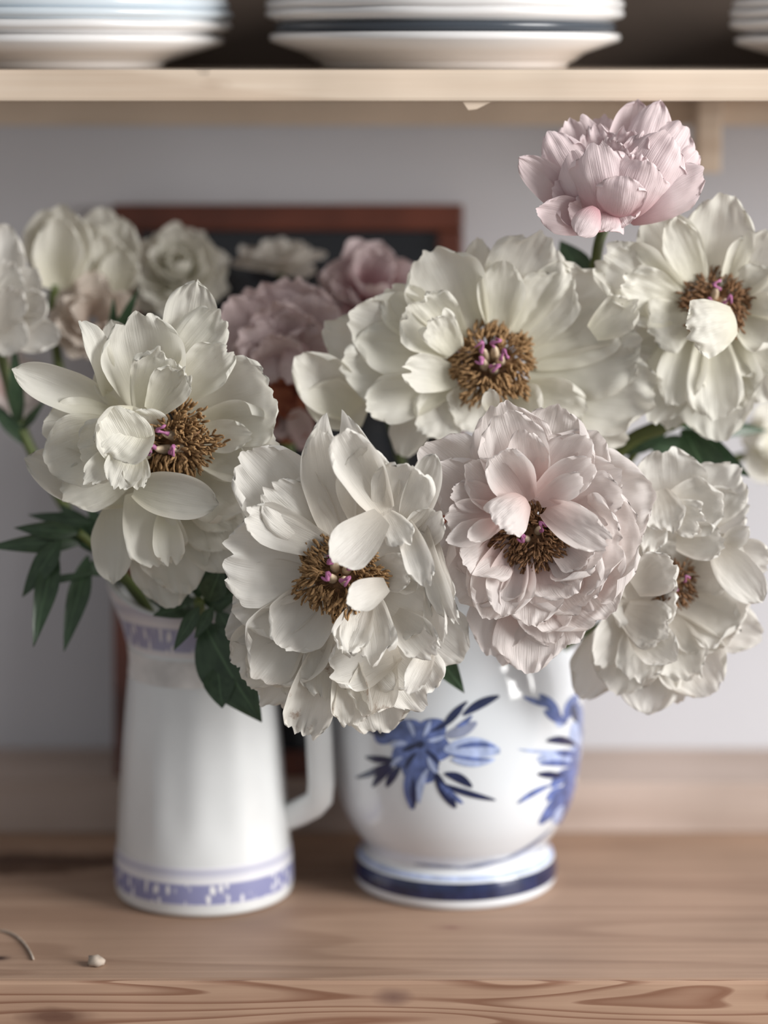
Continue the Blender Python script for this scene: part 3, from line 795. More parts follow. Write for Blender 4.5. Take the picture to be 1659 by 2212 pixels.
# ---- 2: large white wilting peony between jug and vase
f = flower('peony', 725, 1240, 1.285, 'large wilting white peony hanging between jug and vase, petals browning', GW)
ax = axis_px(725, 1240, 1.285, -0.05, 0.18)
heart(f, P(735, 1245, 1.287), ax, 0.0225, 12, 230, 4, 'anther', 0.75, 0.42)
traced(f, 1.288, 'white', [
 (478, 1190, 700, 1225, 240, 12, -4, d(bend=.7, cup=.5, ruf=.04, kind='g')),
 (520, 975, 715, 1180, 190, 10, -4, d(bend=.6, cup=.5, kind='g', ruf=.06)),
 (525, 1110, 715, 1185, 95, 20, 0, d(bend=.4, cup=.8, kind='g', curl=.7, ruf=.08)),
 (575, 1050, 720, 1180, 150, 14, -2, d(bend=.5, cup=.5, kind='g')),
 (722, 884, 745, 1170, 175, 10, -4, d(bend=.6, cup=.8, kind='h', ruf=.05)),
 (690, 930, 735, 1170, 120, 14, -2, d(bend=.6, cup=.9, ruf=.05)),
 (735, 940, 830, 1105, 110, 26, 8, d(bend=.7, cup=1.1, curl=.8, kind='r')),
 (790, 960, 800, 1150, 140, 14, -2, d(bend=.6, cup=.6)),
 (890, 1003, 840, 1140, 145, 22, 6, d(bend=.8, cup=.8, curl=.6)),
 (938, 980, 880, 1150, 80, 16, 2, d(bend=.5, cup=.9, kind='p')),
 (722, 1215, 826, 1115, 105, 40, 20, d(bend=1.3, cup=.9, curl=.6, ruf=.05)),
 (880, 1180, 835, 1110, 75, 26, 12, d(bend=.3, cup=.6, kind='g', ruf=.12)),
 (925, 1275, 875, 1130, 65, 30, 10, d(bend=-.4, cup=.9, kind='g', ruf=.14)),
 (895, 1235, 795, 1240, 90, 16, -2, d(bend=.6, cup=.7, kind='g', ruf=.1)),
 (940, 1190, 800, 1220, 170, 10, -4, d(bend=.7, cup=.6)),
 (751, 1303, 835, 1262, 72, 40, 24, d(bend=.9, cup=.8, curl=.5)),
 (800, 1425, 785, 1275, 130, 34, 6, d(bend=.7, cup=1.0, kind='g', ruf=.14, crink=.05, curl=1.0)),
 (745, 1400, 790, 1300, 90, 30, 8, d(bend=.7, cup=.8, kind='g', ruf=.14, curl=.8)),
 (930, 1350, 780, 1270, 170, 16, -2, d(bend=.7, cup=.6, ruf=.05)),
 (560, 1465, 700, 1290, 210, 14, -4, d(bend=.9, cup=.8, curl=.7)),
 (500, 1320, 690, 1265, 180, 6, -6, d(bend=.6, cup=.6)),
 (487, 1375, 650, 1290, 120, -2, -8, d(bend=.5, cup=.8)),
 (515, 1470, 650, 1330, 170, 2, -8, d(kind='g', bend=.5, cup=.6, m='wilted', ruf=.07)),
 (560, 1525, 680, 1350, 170, 2, -6, d(kind='g', bend=.4, cup=.5, m='wilted', ruf=.07)),
 (640, 1535, 700, 1340, 130, 6, -4, d(kind='g', bend=.5, cup=.6, m='wilted')),
 (650, 1598, 705, 1400, 110, 14, 2, d(kind='g', bend=-.3, cup=1.1, ruf=.16, crink=.06, m='wilted')),
 (705, 1520, 720, 1340, 130, 16, 0, d(kind='g', bend=.5, cup=.6, ruf=.10, crink=.05, m='wilted')),
 (765, 1575, 750, 1430, 95, 18, 6, d(kind='g', bend=-.4, cup=1.0, ruf=.12, m='wilted')),
 (830, 1592, 790, 1400, 175, 6, -4, d(kind='g', bend=.3, cup=.6, ruf=.07, m='wilted')),
 (928, 1525, 820, 1370, 170, 12, -4, d(kind='g', bend=.3, cup=.6, ruf=.08)),
 (720, 1450, 860, 1400, 130, 26, 4, d(kind='g', bend=.8, cup=.6, curl=.8, ruf=.10)),
 (790, 1545, 830, 1410, 110, 24, 4, d(kind='g', bend=.4, cup=.8, curl=.7, ruf=.1, m='wilted')),
 (900, 1470, 810, 1380, 150, 18, 0, d(kind='g', bend=.5, cup=.7, curl=.6, ruf=.08)),
 (945, 1420, 850, 1330, 90, 28, 6, d(kind='g', bend=.4, cup=1.1, ruf=.14)),
 (880, 1500, 930, 1400, 55, 32, 14, d(kind='r', bend=.5, cup=1.1, ruf=.1)),
 (955, 1390, 935, 1250, 60, 26, 6, d(kind='g', bend=.3, cup=1.1, ruf=.12, tw=.6)),
 (992, 1355, 915, 1140, 62, 24, 4, d(kind='g', bend=-.3, cup=1.0, ruf=.1, tw=.6)),
 (975, 1330, 930, 1160, 85, 18, 0, d(kind='g', bend=-.3, cup=.9, tw=.7)),
 (950, 1100, 880, 1190, 90, 16, 0, d(kind='g', bend=.5, cup=.8)),
 (1005, 1425, 880, 1320, 150, -4, -10, d(bend=.4, cup=.5)),
 (955, 1290, 800, 1270, 140, 4, -8, d(bend=.5, cup=.5)),
 (600, 1400, 705, 1270, 150, 18, -2, d(bend=1.0, cup=.7, curl=.5)),
])
stem(f, P(740, 1250, 1.30), Vector((0.1, 0.9, -0.2)), VIN+Vector((-.02, 0, 0)), sag=.05)

# ---- 3: blush peony in the middle
f = flower('peony', 1150, 1150, 1.295, 'full blush pink peony with layered shell petals above the vase', GW)
ax = axis_px(1150, 1150, 1.295, 0.0, 0.12)
heart(f, P(1150, 1158, 1.297), ax, 0.0200, 13, 240, 2, 'anther_dark', 0.7, 0.22)
traced(f, 1.297, 'blush', [
 (1080, 868, 1140, 1090, 190, -2, -10, d(bend=.8, cup=.7)),
 (1205, 876, 1160, 1090, 200, -4, -10, d(bend=.8, cup=.7)),
 (1300, 935, 1170, 1090, 170, -4, -10, d(bend=.7, cup=.7)),
 (905, 965, 1080, 1100, 190, 0, -10, d(bend=.7, cup=.8)),
 (935, 1010, 1085, 1110, 140, 8, -6, d(bend=.7, cup=.8)),
 (1085, 895, 1145, 1085, 155, 16, -2, d(bend=.9, cup=1.1, curl=.5)),
 (1075, 985, 1140, 1085, 110, 22, 4, d(bend=1.0, cup=1.1, curl=.9)),
 (1130, 925, 1150, 1080, 100, 12, -4, d(bend=.9, cup=.9)),
 (1270, 945, 1155, 1085, 130, 10, -4, d(bend=.8, cup=.8, curl=.5)),
 (1280, 1000, 1155, 1080, 90, 18, 2, d(bend=.8, cup=.9, curl=.5)),
 (1345, 1020, 1170, 1090, 150, 6, -6, d(bend=.8, cup=.8)),
 (1345, 1070, 1175, 1095, 130, 16, 0, d(bend=.8, cup=.8, curl=.7, kind='g')),
 (1255, 1035, 1165, 1085, 60, 26, 8, d(bend=.8, cup=.8, curl=.6)),
 (1415, 1060, 1200, 1110, 240, -6, -12, d(bend=.7, cup=.6)),
 (1322, 1182, 1180, 1098, 92, 34, 8, d(bend=-.7, cup=.7, kind='g', crink=.06, ruf=.06)),
 (1068, 1143, 1135, 1075, 105, 34, 12, d(bend=-.9, cup=-.7, kind='g', crink=.06, ruf=.1, fold=-.15)),
 (975, 1065, 1090, 1085, 75, 16, 0, d(bend=.8, cup=1.0, curl=.6)),
 (965, 1120, 1090, 1110, 80, 20, 2, d(bend=.8, cup=1.0, curl=.6)),
 (962, 1170, 1080, 1130, 60, 26, 6, d(bend=.4, cup=.7)),
 (1010, 1165, 1070, 1130, 50, 30, 10, d(bend=.4, cup=.7)),
 (1385, 1150, 1270, 1165, 290, 8, -16, d(bend=.5, cup=.9, curl=-.5)),
 (1345, 1180, 1245, 1175, 235, 18, -10, d(bend=.5, cup=1.0, curl=-.5)),
 (1305, 1190, 1220, 1170, 190, 24, -4, d(bend=.5, cup=1.0, curl=-.5)),
 (1272, 1205, 1190, 1150, 110, 26, 4, d(bend=1.2, cup=.9, curl=.9, kind='g')),
 (1245, 1265, 1190, 1165, 70, 22, 4, d(bend=.9, cup=.9)),
 (1150, 1352, 1148, 1205, 145, 26, 2, d(bend=-.5, cup=.4, curl=.9)),
 (1140, 1457, 1145, 1280, 165, 14, -2, d(bend=.6, cup=.7, crink=.02)),
 (1050, 1340, 1110, 1170, 130, 24, 4, d(bend=.9, cup=1.0)),
 (1090, 1330, 1120, 1180, 110, 28, 6, d(bend=.9, cup=1.0)),
 (1005, 1225, 1085, 1165, 160, 22, -4, d(bend=.5, cup=1.0, curl=-.5)),
 (1025, 1300, 1095, 1160, 100, 20, 0, d(bend=.9, cup=1.0)),
 (1055, 1420, 1110, 1220, 140, 8, -6, d(bend=.7, cup=.7)),
 (985, 1290, 1075, 1200, 210, 14, -12, d(bend=.5, cup=1.0, curl=-.5)),
 (1085, 1440, 1120, 1260, 80, 4, -8, d(bend=.6, cup=.7)),
 (1235, 1290, 1185, 1210, 150, 26, 0, d(bend=.5, cup=.9, curl=-.4)),
 (1275, 1310, 1205, 1225, 200, 20, -8, d(bend=.5, cup=1.0, curl=-.5)),
 (1315, 1330, 1225, 1240, 250, 12, -14, d(bend=.5, cup=1.0, curl=-.5)),
 (1230, 1400, 1180, 1260, 170, 10, -8, d(bend=.6, cup=.9)),
 (1190, 1390, 1160, 1240, 130, 14, -4, d(bend=.8, cup=.8)),
 (950, 1200, 1090, 1140, 150, 6, -8, d(bend=.8, cup=.8)),
 (1010, 1000, 1120, 1100, 120, 12, -4, d(bend=.9, cup=.9)),
])
stem(f, P(1150, 1165, 1.31), Vector((0.0, 0.9, -0.2)), VIN+Vector((.01, 0, 0)), sag=.05)

# ---- 4: white peony at the right
f = flower('peony', 1460, 1270, 1.325, 'cupped white peony beside the blush one, its heart half hidden', GW)
ax = axis_px(1460, 1270, 1.325, 0.55, 0.05)
heart(f, P(1448, 1262, 1.325), ax, 0.0145, 14, 110, 2, 'anther_dark', 0.7, 0.2)
traced(f, 1.325, 'white', [
 (1435, 968, 1450, 1110, 170, 0, -10, d(bend=.5, cup=.5, crink=.03)),
 (1600, 1005, 1480, 1140, 140, -2, -8, d(bend=.4, cup=.5, kind='g', crink=.04, ruf=.08)),
 (1615, 1075, 1480, 1150, 120, 0, -8, d(bend=.5, cup=.6, kind='g', crink=.04)),
 (1560, 1085, 1430, 1110, 130, 10, 0, d(bend=.9, cup=.8, curl=.7, ruf=.08)),
 (1520, 1130, 1430, 1100, 90, 18, 4, d(bend=.9, cup=.7, kind='g', ruf=.14, curl=.6)),
 (1445, 1150, 1420, 1060, 100, 16, 2, d(bend=.4, cup=.6, kind='g', ruf=.14, crink=.05)),
 (1400, 1200, 1410, 1090, 80, 14, 2, d(bend=.4, cup=.6, kind='g', ruf=.14, crink=.04)),
 (1570, 1170, 1460, 1170, 90, 14, 0, d(bend=.7, cup=.7, kind='g', ruf=.10)),
 (1622, 1290, 1470, 1260, 260, 8, -12, d(bend=1.1, cup=.9, curl=.4)),
 (1570, 1200, 1470, 1240, 160, 4, -10, d(bend=.9, cup=.7)),
 (1580, 1390, 1465, 1290, 170, 8, -10, d(bend=1.0, cup=.9, curl=.4)),
 (1648, 1300, 1545, 1185, 90, 14, 2, d(bend=-.4, cup=.7, kind='p')),
 (1672, 1220, 1550, 1185, 90, 4, -4, d(bend=.3, cup=.7, kind='g')),
 (1618, 1140, 1560, 1185, 48, 10, 2, d(bend=.9, cup=.8, kind='p')),
 (1650, 1375, 1490, 1330, 120, -6, -12, d(bend=.5, cup=.6)),
 (1455, 1215, 1370, 1270, 105, 30, 16, d(bend=1.0, cup=.9, curl=.8, kind='g', crink=.05, ruf=.1)),
 (1458, 1320, 1340, 1290, 190, 22, 0, d(bend=1.1, cup=.8, kind='g', curl=.4, crink=.03, ruf=.06)),
 (1445, 1370, 1350, 1320, 120, 26, 4, d(bend=1.0, cup=.8, kind='g', crink=.06, ruf=.08)),
 (1350, 1180, 1400, 1300, 120, 14, -4, d(bend=.8, cup=.7)),
 (1300, 1290, 1400, 1280, 150, 8, -6, d(bend=.7, cup=.6)),
 (1545, 1500, 1430, 1340, 170, 8, -6, d(bend=.7, cup=.8, ruf=.08)),
 (1500, 1470, 1430, 1330, 120, 16, 0, d(bend=.6, cup=.7, kind='g', ruf=.1, curl=.5)),
 (1400, 1545, 1405, 1370, 150, 4, -6, d(bend=.4, cup=.8, kind='p')),
 (1330, 1500, 1385, 1320, 170, 6, -4, d(bend=.5, cup=.8)),
 (1380, 1480, 1390, 1330, 110, 16, 2, d(bend=.5, cup=.9, kind='g', ruf=.1)),
 (1255, 1512, 1330, 1350, 125, -10, -12, d(bend=.5, cup=.5)),
 (1465, 1425, 1370, 1360, 95, 24, 6, d(bend=.5, cup=.7, curl=-.5)),
 (1290, 1440, 1370, 1310, 110, 12, -2, d(bend=.5, cup=1.0, tw=-.4)),
 (1440, 1120, 1440, 1250, 150, -8, -14, d(bend=.5, cup=.5)),
 (1380, 1180, 1440, 1270, 150, -6, -14, d(bend=.5, cup=.5)),
 (1500, 1130, 1455, 1240, 140, -8, -14, d(bend=.5, cup=.5)),
 (1340, 1400, 1430, 1290, 160, -6, -14, d(bend=.5, cup=.5)),
 (1470, 1520, 1420, 1370, 120, 0, -8, d(bend=.5, cup=.6)),
])
stem(f, P(1440, 1275, 1.335), Vector((-0.3, 0.8, -0.4)), VIN+Vector((.02, 0, 0)), sag=.06)

# ---- 5: cream peony at the top of the bunch
f = flower('peony', 1065, 775, 1.355, 'wide open cream peony with purple tipped brown heart, above the blush peony', GW)
ax = axis_px(1065, 775, 1.355, 0.0, 0.30)
heart(f, P(1062, 790, 1.355), ax, 0.0225, 15, 230, 5, 'anther', 0.8, 0.45)
traced(f, 1.355, 'cream', [
 (915, 538, 1020, 720, 190, 2, -4, d(bend=.6, cup=.6, kind='g')),
 (1030, 512, 1045, 700, 85, -8, -8, d(bend=.5, cup=.6)),
 (1180, 503, 1085, 710, 190, 0, -6, d(bend=.6, cup=.7, kind='g', ruf=.09, crink=.04)),
 (1090, 560, 1075, 710, 110, 4, -2, d(bend=.6, cup=.6)),
 (1330, 610, 1130, 760, 240, 2, -6, d(bend=.4, cup=.4, kind='g', ruf=.08, crink=.05)),
 (1390, 730, 1135, 790, 230, 4, -6, d(bend=.4, cup=.4, kind='g', ruf=.10, crink=.04)),
 (1432, 850, 1140, 830, 200, 8, -6, d(bend=.5, cup=.6, kind='g', ruf=.10)),
 (1370, 940, 1130, 840, 180, 4, -8, d(bend=.5, cup=.5, kind='g', ruf=.09)),
 (1270, 900, 1110, 850, 130, 8, -4, d(bend=.5, cup=.5, kind='g', ruf=.12)),
 (890, 660, 990, 750, 150, 20, 4, d(bend=1.1, cup=.9, curl=.9, kind='g', ruf=.12, crink=.05)),
 (935, 690, 985, 760, 90, 26, 8, d(bend=.9, cup=.9, curl=.9, kind='g', ruf=.14, crink=.06)),
 (750, 680, 985, 770, 190, 6, -4, d(bend=.5, cup=.6)),
 (735, 780, 960, 800, 190, 10, -2, d(bend=.8, cup=.7)),
 (637, 770, 770, 890, 130, 8, -6, d(bend=.8, cup=1.0)),
 (660, 850, 790, 900, 110, 2, -8, d(bend=.8, cup=1.0)),
 (700, 700, 860, 800, 130, -4, -8, d(bend=.5, cup=.8)),
 (780, 880, 975, 830, 115, 20, 2, d(bend=.6, cup=.7, kind='g', curl=.6, ruf=.08)),
 (865, 800, 990, 815, 85, 26, 4, d(bend=.6, cup=.7, kind='h')),
 (900, 935, 1010, 850, 130, 12, -2, d(bend=.5, cup=.7, kind='g', ruf=.12)),
 (1000, 930, 1050, 850, 140, 10, -2, d(bend=.5, cup=.7)),
 (1060, 840, 1060, 890, 40, 30, 24, d(bend=.5, cup=.9, kind='p')),
 (1150, 920, 1090, 850, 140, 8, -4, d(bend=.5, cup=.6)),
 (830, 620, 950, 740, 110, 4, -4, d(bend=.6, cup=.7, kind='g', ruf=.1)),
 (870, 990, 900, 860, 90, -6, -6, d(bend=.3, cup=.5)),
 (1380, 650, 1280, 720, 90, 12, 4, d(bend=.4, cup=.7, kind='g', ruf=.16, crink=.05)),
 (1230, 590, 1120, 740, 140, 2, -4, d(bend=.5, cup=.6, kind='g', crink=.04)),
])
stem(f, P(1060, 800, 1.37), Vector((0.0, 0.8, -0.6)), VIN+Vector((0, .02, 0)), sag=.08)

# ---- 6: cream peony at the upper right
f = flower('peony', 1540, 660, 1.36, 'cream peony drooping under the pink one, a petal curled over its heart', GW)
ax = axis_px(1540, 660, 1.36, 0.2, 0.45)
heart(f, P(1542, 660, 1.36), ax, 0.0195, 16, 170, 3, 'anther_dark', 0.6, 0.35)
traced(f, 1.36, 'cream', [
 (1562, 415, 1540, 625, 165, 2, -6, d(bend=.6, cup=.9, kind='r', fold=.1)),
 (1400, 455, 1500, 620, 140, 4, -4, d(bend=.5, cup=.8, curl=.4)),
 (1450, 470, 1510, 620, 90, 10, 0, d(bend=.5, cup=.7)),
 (1288, 545, 1470, 660, 150, 8, -2, d(bend=.5, cup=.7, kind='g', ruf=.16, crink=.06)),
 (1330, 620, 1480, 670, 130, 12, 0, d(bend=.5, cup=.7, kind='g', ruf=.16, crink=.06)),
 (1400, 720, 1490, 680, 130, 12, 0, d(bend=.5, cup=.7, kind='g', ruf=.10)),
 (1668, 500, 1580, 640, 120, 4, -4, d(bend=.5, cup=.8)),
 (1690, 600, 1590, 660, 130, 6, -4, d(bend=.5, cup=.6)),
 (1700, 710, 1590, 680, 140, 10, -2, d(bend=.5, cup=.6)),
 (1478, 722, 1590, 690, 130, 40, 26, d(bend=-.9, cup=-.9, curl=-.4, crink=.07, ruf=.1, kind='g')),
 (1405, 915, 1490, 710, 130, 6, -4, d(bend=.3, cup=.8)),
 (1450, 880, 1500, 710, 110, 10, -2, d(bend=.3, cup=.8)),
 (1555, 958, 1530, 740, 170, 4, -4, d(bend=.4, cup=.8)),
 (1550, 915, 1535, 720, 130, 14, 2, d(bend=.3, cup=1.1, kind='g')),
 (1600, 885, 1560, 720, 130, 8, -2, d(bend=.4, cup=.8)),
 (1650, 870, 1575, 710, 150, 4, -4, d(bend=.4, cup=.7)),
 (1690, 800, 1590, 700, 150, 6, -2, d(bend=.4, cup=.7)),
 (1370, 800, 1490, 700, 130, -4, -8, d(bend=.4, cup=.7)),
 (1340, 720, 1490, 680, 130, -6, -8, d(bend=.4, cup=.7)),
 (1440, 930, 1500, 720, 120, -4, -8, d(bend=.4, cup=.7)),
])
stem(f, P(1540, 690, 1.372), Vector((-0.2, 0.5, -0.9)), VIN+Vector((.015, .02, 0)), sag=.09)

# ---- 7: pink double peony on top
f = flower('peony', 1330, 460, 1.332, 'goblet shaped pink peony standing highest, just under the shelf', 'pink peonies in the bunch')
traced(f, 1.332, 'pink', [
 (1120, 340, 1275, 470, 80, 8, -2, d(bend=.5, cup=.9, kind='p')),
 (1185, 285, 1290, 460, 110, -4, -4, d(bend=-1.0, cup=-.9)),
 (1230, 245, 1310, 450, 130, -18, -4, d(bend=.6, cup=.9, kind='g')),
 (1300, 240, 1320, 450, 160, -26, -4, d(bend=.6, cup=.8, kind='g')),
 (1378, 214, 1340, 450, 110, -20, -4, d(bend=.5, cup=.9, kind='p')),
 (1428, 216, 1350, 450, 100, -12, -4, d(bend=-.6, cup=-.9, kind='p')),
 (1480, 265, 1360, 450, 150, -8, -4, d(bend=-1.0, cup=-1.0)),
 (1450, 290, 1355, 455, 150, 8, 0, d(bend=-1.2, cup=-1.1)),
 (1522, 365, 1350, 465, 120, 6, 0, d(bend=-.8, cup=-1.0)),
 (1508, 320, 1375, 455, 110, -6, -6, d(bend=-.9, cup=-.9)),
 (1158, 455, 1300, 480, 85, 20, 4, d(bend=1.0, cup=1.0, kind='r')),
 (1250, 510, 1288, 448, 66, 34, 24, d(bend=-.8, cup=-.8, kind='p')),
 (1195, 400, 1310, 470, 120, 10, 0, d(bend=.9, cup=.8)),
 (1230, 440, 1320, 480, 90, 14, 2, d(bend=.9, cup=.8)),
 (1235, 325, 1300, 465, 120, 14, 2, d(bend=-1.3, cup=-1.1)),
 (1285, 305, 1318, 466, 130, 24, 6, d(bend=-1.4, cup=-1.2, kind='g')),
 (1390, 335, 1345, 468, 150, 26, 8, d(bend=-1.3, cup=-1.1, kind='g')),
 (1345, 375, 1335, 470, 115, 32, 12, d(bend=-1.4, cup=-1.2)),
 (1320, 290, 1330, 420, 70, 8, 0, d(bend=.5, cup=.8, kind='g', ruf=.25)),
 (1360, 270, 1340, 420, 80, 2, 0, d(bend=.5, cup=.8, kind='g', ruf=.25)),
 (1395, 285, 1345, 420, 80, 6, 0, d(bend=.5, cup=.8, kind='g', ruf=.25)),
 (1350, 315, 1335, 430, 70, 14, 4, d(bend=-.5, cup=.8, kind='g', ruf=.25)),
 (1385, 322, 1340, 430, 70, 16, 4, d(bend=-.5, cup=.8, kind='g', ruf=.25)),
 (1280, 265, 1320, 420, 90, -8, -2, d(bend=.5, cup=.8, kind='g', ruf=.2)),
 (1300, 500, 1310, 450, 100, 22, 10, d(bend=-.5, cup=-.7)),
 (1355, 488, 1330, 445, 100, 16, 8, d(bend=-.5, cup=-.7)),
])
px_stem(f, [(1318, 470, 1.336), (1295, 520, 1.375), (1270, 640, 1.40), (1180, 900, 1.425), (1060, 1300, 1.42), (1000, 1560, 1.41)], .003)

# ---- 8: dusty pink double peony, dark hearted, behind
f = flower('peony', 610, 780, 1.405, 'dusty pink double peony with rusty dark heart, between two cream ones', 'pink peonies in the bunch')
traced(f, 1.405, 'dusty', [
 (485, 650, 600, 790, 150, 4, -6, d(bend=.7, cup=.8, kind='g', curl=.6)),
 (560, 615, 610, 790, 190, -4, -8, d(bend=.9, cup=.7, kind='r', curl=.6)),
 (640, 596, 625, 780, 190, -8, -10, d(bend=.9, cup=.7, kind='g', curl=.6)),
 (708, 640, 630, 790, 170, 0, -6, d(bend=.8, cup=.8, kind='g')),
 (708, 720, 640, 810, 150, 6, -4, d(bend=.8, cup=.9, kind='g')),
 (585, 660, 615, 780, 130, 14, -2, d(bend=1.2, cup=.8, kind='g', curl=.6)),
 (660, 680, 625, 785, 130, 12, -2, d(bend=1.2, cup=.8, kind='g', curl=.6)),
 (520, 705, 600, 790, 120, 14, 0, d(bend=-.6, cup=-.8, kind='g', ruf=.14)),
 (590, 725, 605, 800, 110, 20, 4, d(bend=1.0, cup=1.0, kind='g', ruf=.14)),
 (640, 835, 640, 740, 80, 20, 8, d(bend=-.5, cup=-.7, kind='g', ruf=.14)),
 (515, 760, 590, 790, 90, 18, 4, d(bend=.9, cup=1.0, kind='g', ruf=.14)),
 (590, 830, 570, 760, 80, 16, 6, d(bend=-.5, cup=-.7, kind='g', ruf=.16)),
 (650, 960, 620, 850, 70, 2, -6, d(bend=.9, cup=1.0)),
 (600, 950, 600, 850, 70, 4, -6, d(bend=.9, cup=1.0)),
 (640, 880, 660, 970, 60, 8, 0, d(bend=.9, cup=1.0)),
 (605, 780, 620, 870, 70, 4, -4, d(bend=.5, cup=.6, m='rust')),
 (580, 840, 620, 900, 80, 4, -4, d(bend=.5, cup=.6, m='rust')),
 (660, 880, 620, 860, 90, 4, -4, d(bend=.5, cup=.6, m='rust')),
 (630, 960, 620, 870, 110, 0, -4, d(bend=.5, cup=.6, m='rust')),
 (600, 900, 630, 840, 80, 2, -4, d(bend=.5, cup=.6, m='rust')),
])
stem(f, P(620, 860, 1.42), Vector((0.0, 0.6, -0.8)), JIN+Vector((.02, .02, 0)), sag=.07)

# ---- back row
f = flower('peony', 0, 690, 1.40, 'white peony with pointed petals at the jug side of the back row', None)
traced(f, 1.40, 'white', [
 (10, 480, -20, 700, 120, -6, -4, d(bend=.6, cup=.9)), (80, 580, -10, 700, 90, 4, -2, d(bend=.6, cup=.9, kind='p')), (100, 640, -10, 710, 90, 8, -2, d(bend=.6, cup=.9, kind='p')),
 (20, 560, -20, 700, 110, 10, 0, d(bend=.8, cup=.9)), (40, 620, -10, 710, 80, 16, 2, d(bend=.8, cup=.9)), (132, 725, 0, 715, 90, 6, -2, d(bend=.6, cup=.9)),
 (60, 745, -10, 710, 90, 12, 0, d(bend=.6, cup=.7)), (-70, 600, -20, 700, 140, 0, -4, d(bend=.8, cup=.9)), (-40, 760, -20, 700, 120, 4, -4, d(bend=.8, cup=.9)), (-120, 690, -20, 700, 140, 0, -4, d(bend=.8, cup=.9))])
px_stem(f, [(-10, 710, 1.405), (10, 800, 1.41), (60, 960, 1.41), (180, 1150, 1.40), (330, 1330, 1.39), (410, 1600, 1.385)], .0028)
leaf(f, 70, 970, -40, 850, 34, 1.41, 1.41)
leaf(f, 40, 930, 30, 735, 34, 1.41, 1.405)
leaf(f, 45, 930, 100, 860, 20, 1.41, 1.40)

f = flower('peony_bud', 120, 600, 1.44, 'half closed cream peony bud among the back flowers beside the mirror', None)
traced(f, 1.44, 'cream', [
 (130, 440, 125, 620, 130, -8, -4, d(bend=.9, cup=1.1)), (95, 450, 120, 620, 110, 0, -2, d(bend=1.0, cup=1.1)), (150, 455, 125, 620, 120, 6, 0, d(bend=1.2, cup=1.2)), (130, 470, 120, 625, 110, 12, 2, d(bend=1.2, cup=1.2))])
px_stem(f, [(120, 615, 1.44), (115, 680, 1.44), (140, 850, 1.43), (230, 1100, 1.41), (370, 1350, 1.40), (430, 1600, 1.385)], .0028)
f = flower('peony_bud', 230, 600, 1.455, 'loosely opened cream peony bud behind the jug flower, against the mirror', None)
traced(f, 1.455, 'cream', [
 (215, 445, 225, 640, 120, -8, -4, d(bend=.9, cup=1.0)), (262, 470, 235, 640, 110, 0, -2, d(bend=1.0, cup=1.0)), (190, 480, 220, 640, 110, 2, -2, d(bend=1.0, cup=1.0)), (230, 510, 230, 640, 120, 10, 2, d(bend=1.1, cup=1.0)), (275, 540, 240, 640, 90, 8, 0, d(bend=1.0, cup=1.0))])
px_stem(f, [(230, 625, 1.455), (235, 740, 1.45), (280, 900, 1.44), (350, 1150, 1.42), (400, 1380, 1.40), (440, 1600, 1.39)], .0028)
f = flower('peony', 210, 680, 1.435, 'beige fading peony low in the back row behind the jug flower', None)
rosette(f, P(200, 690, 1.435), axis_px(200, 690, 1.435, -.1, .3), .026, [(7, 15, 1.05, .95, .6, .7), (6, 40, .95, .85, .8, .8), (5, 65, .8, .7, .9, .9)], 'beige', 21)
px_stem(f, [(205, 700, 1.44), (240, 850, 1.435), (300, 1050, 1.42), (380, 1300, 1.40), (435, 1600, 1.38)], .0028)
leaf(f, 240, 760, 300, 620, 30, 1.42, 1.405); leaf(f, 245, 760, 245, 640, 24, 1.42, 1.41); leaf(f, 240, 770, 275, 660, 22, 1.42, 1.40)
f = flower('peony', 385, 570, 1.475, 'ruffled cream double peony overlapping the corner of the mirror frame', None)
rosette(f, P(385, 590, 1.475), axis_px(385, 590, 1.475, 0, .5), .032, [(8, 5, .95, .9, .6, .6), (8, 35, .92, .75, .8, .8), (8, 60, .85, .6, .9, .8), (6, 80, .75, .45, .9, .8)], 'cream', 22, 'ggr')
px_stem(f, [(385, 610, 1.48), (400, 800, 1.47), (420, 1050, 1.44), (430, 1350, 1.40), (440, 1600, 1.395)], .0028)
f = flower('peony', 800, 590, 1.455, 'soft pink double peony close before the mirror glass', 'pink peonies in the bunch')
rosette(f, P(800, 630, 1.455), axis_px(800, 630, 1.455, .1, .7), .033, [(8, 5, 1.0, .9, .7, .7), (7, 40, .95, .8, .9, .9), (6, 65, .9, .6, 1.0, .9)], 'pink', 23)
px_stem(f, [(800, 650, 1.46), (820, 800, 1.455), (880, 1050, 1.44), (960, 1350, 1.43), (985, 1580, 1.42)], .0028)
f = flower('peony', 610, 540, 1.50, 'flat open cream peony seen edge on before the mirror glass', None)
rosette(f, P(605, 575, 1.50), axis_px(605, 575, 1.50, 0, 2.2), .0265, [(8, 12, 1.0, .8, .6, .7), (7, 40, .8, .7, .8, .8)], 'white', 31)
px_stem(f, [(605, 565, 1.50), (612, 620, 1.49), (640, 900, 1.46), (560, 1200, 1.42), (470, 1600, 1.39)], .0022)
f = flower('peony', 60, 830, 1.445, 'pale pink drooping peony beneath the back row, past the jug', None)
rosette(f, P(20, 830, 1.445), axis_px(20, 830, 1.445, -.2, -.1), .022, [(6, 15, 1.05, .9, .6, .7), (5, 45, .9, .8, .8, .9)], 'blush', 24)
px_stem(f, [(25, 830, 1.45), (60, 950, 1.44), (160, 1130, 1.41), (330, 1340, 1.395), (420, 1600, 1.375)], .0026)
f = flower('peony', 1680, 960, 1.46, 'white peony low behind the drooping cream one, by the wall', None)
rosette(f, P(1690, 965, 1.46), axis_px(1690, 965, 1.46, .3, .2), .026, [(7, 10, 1.05, .9, .6, .7), (6, 45, .9, .8, .8, .9)], 'cream', 25)
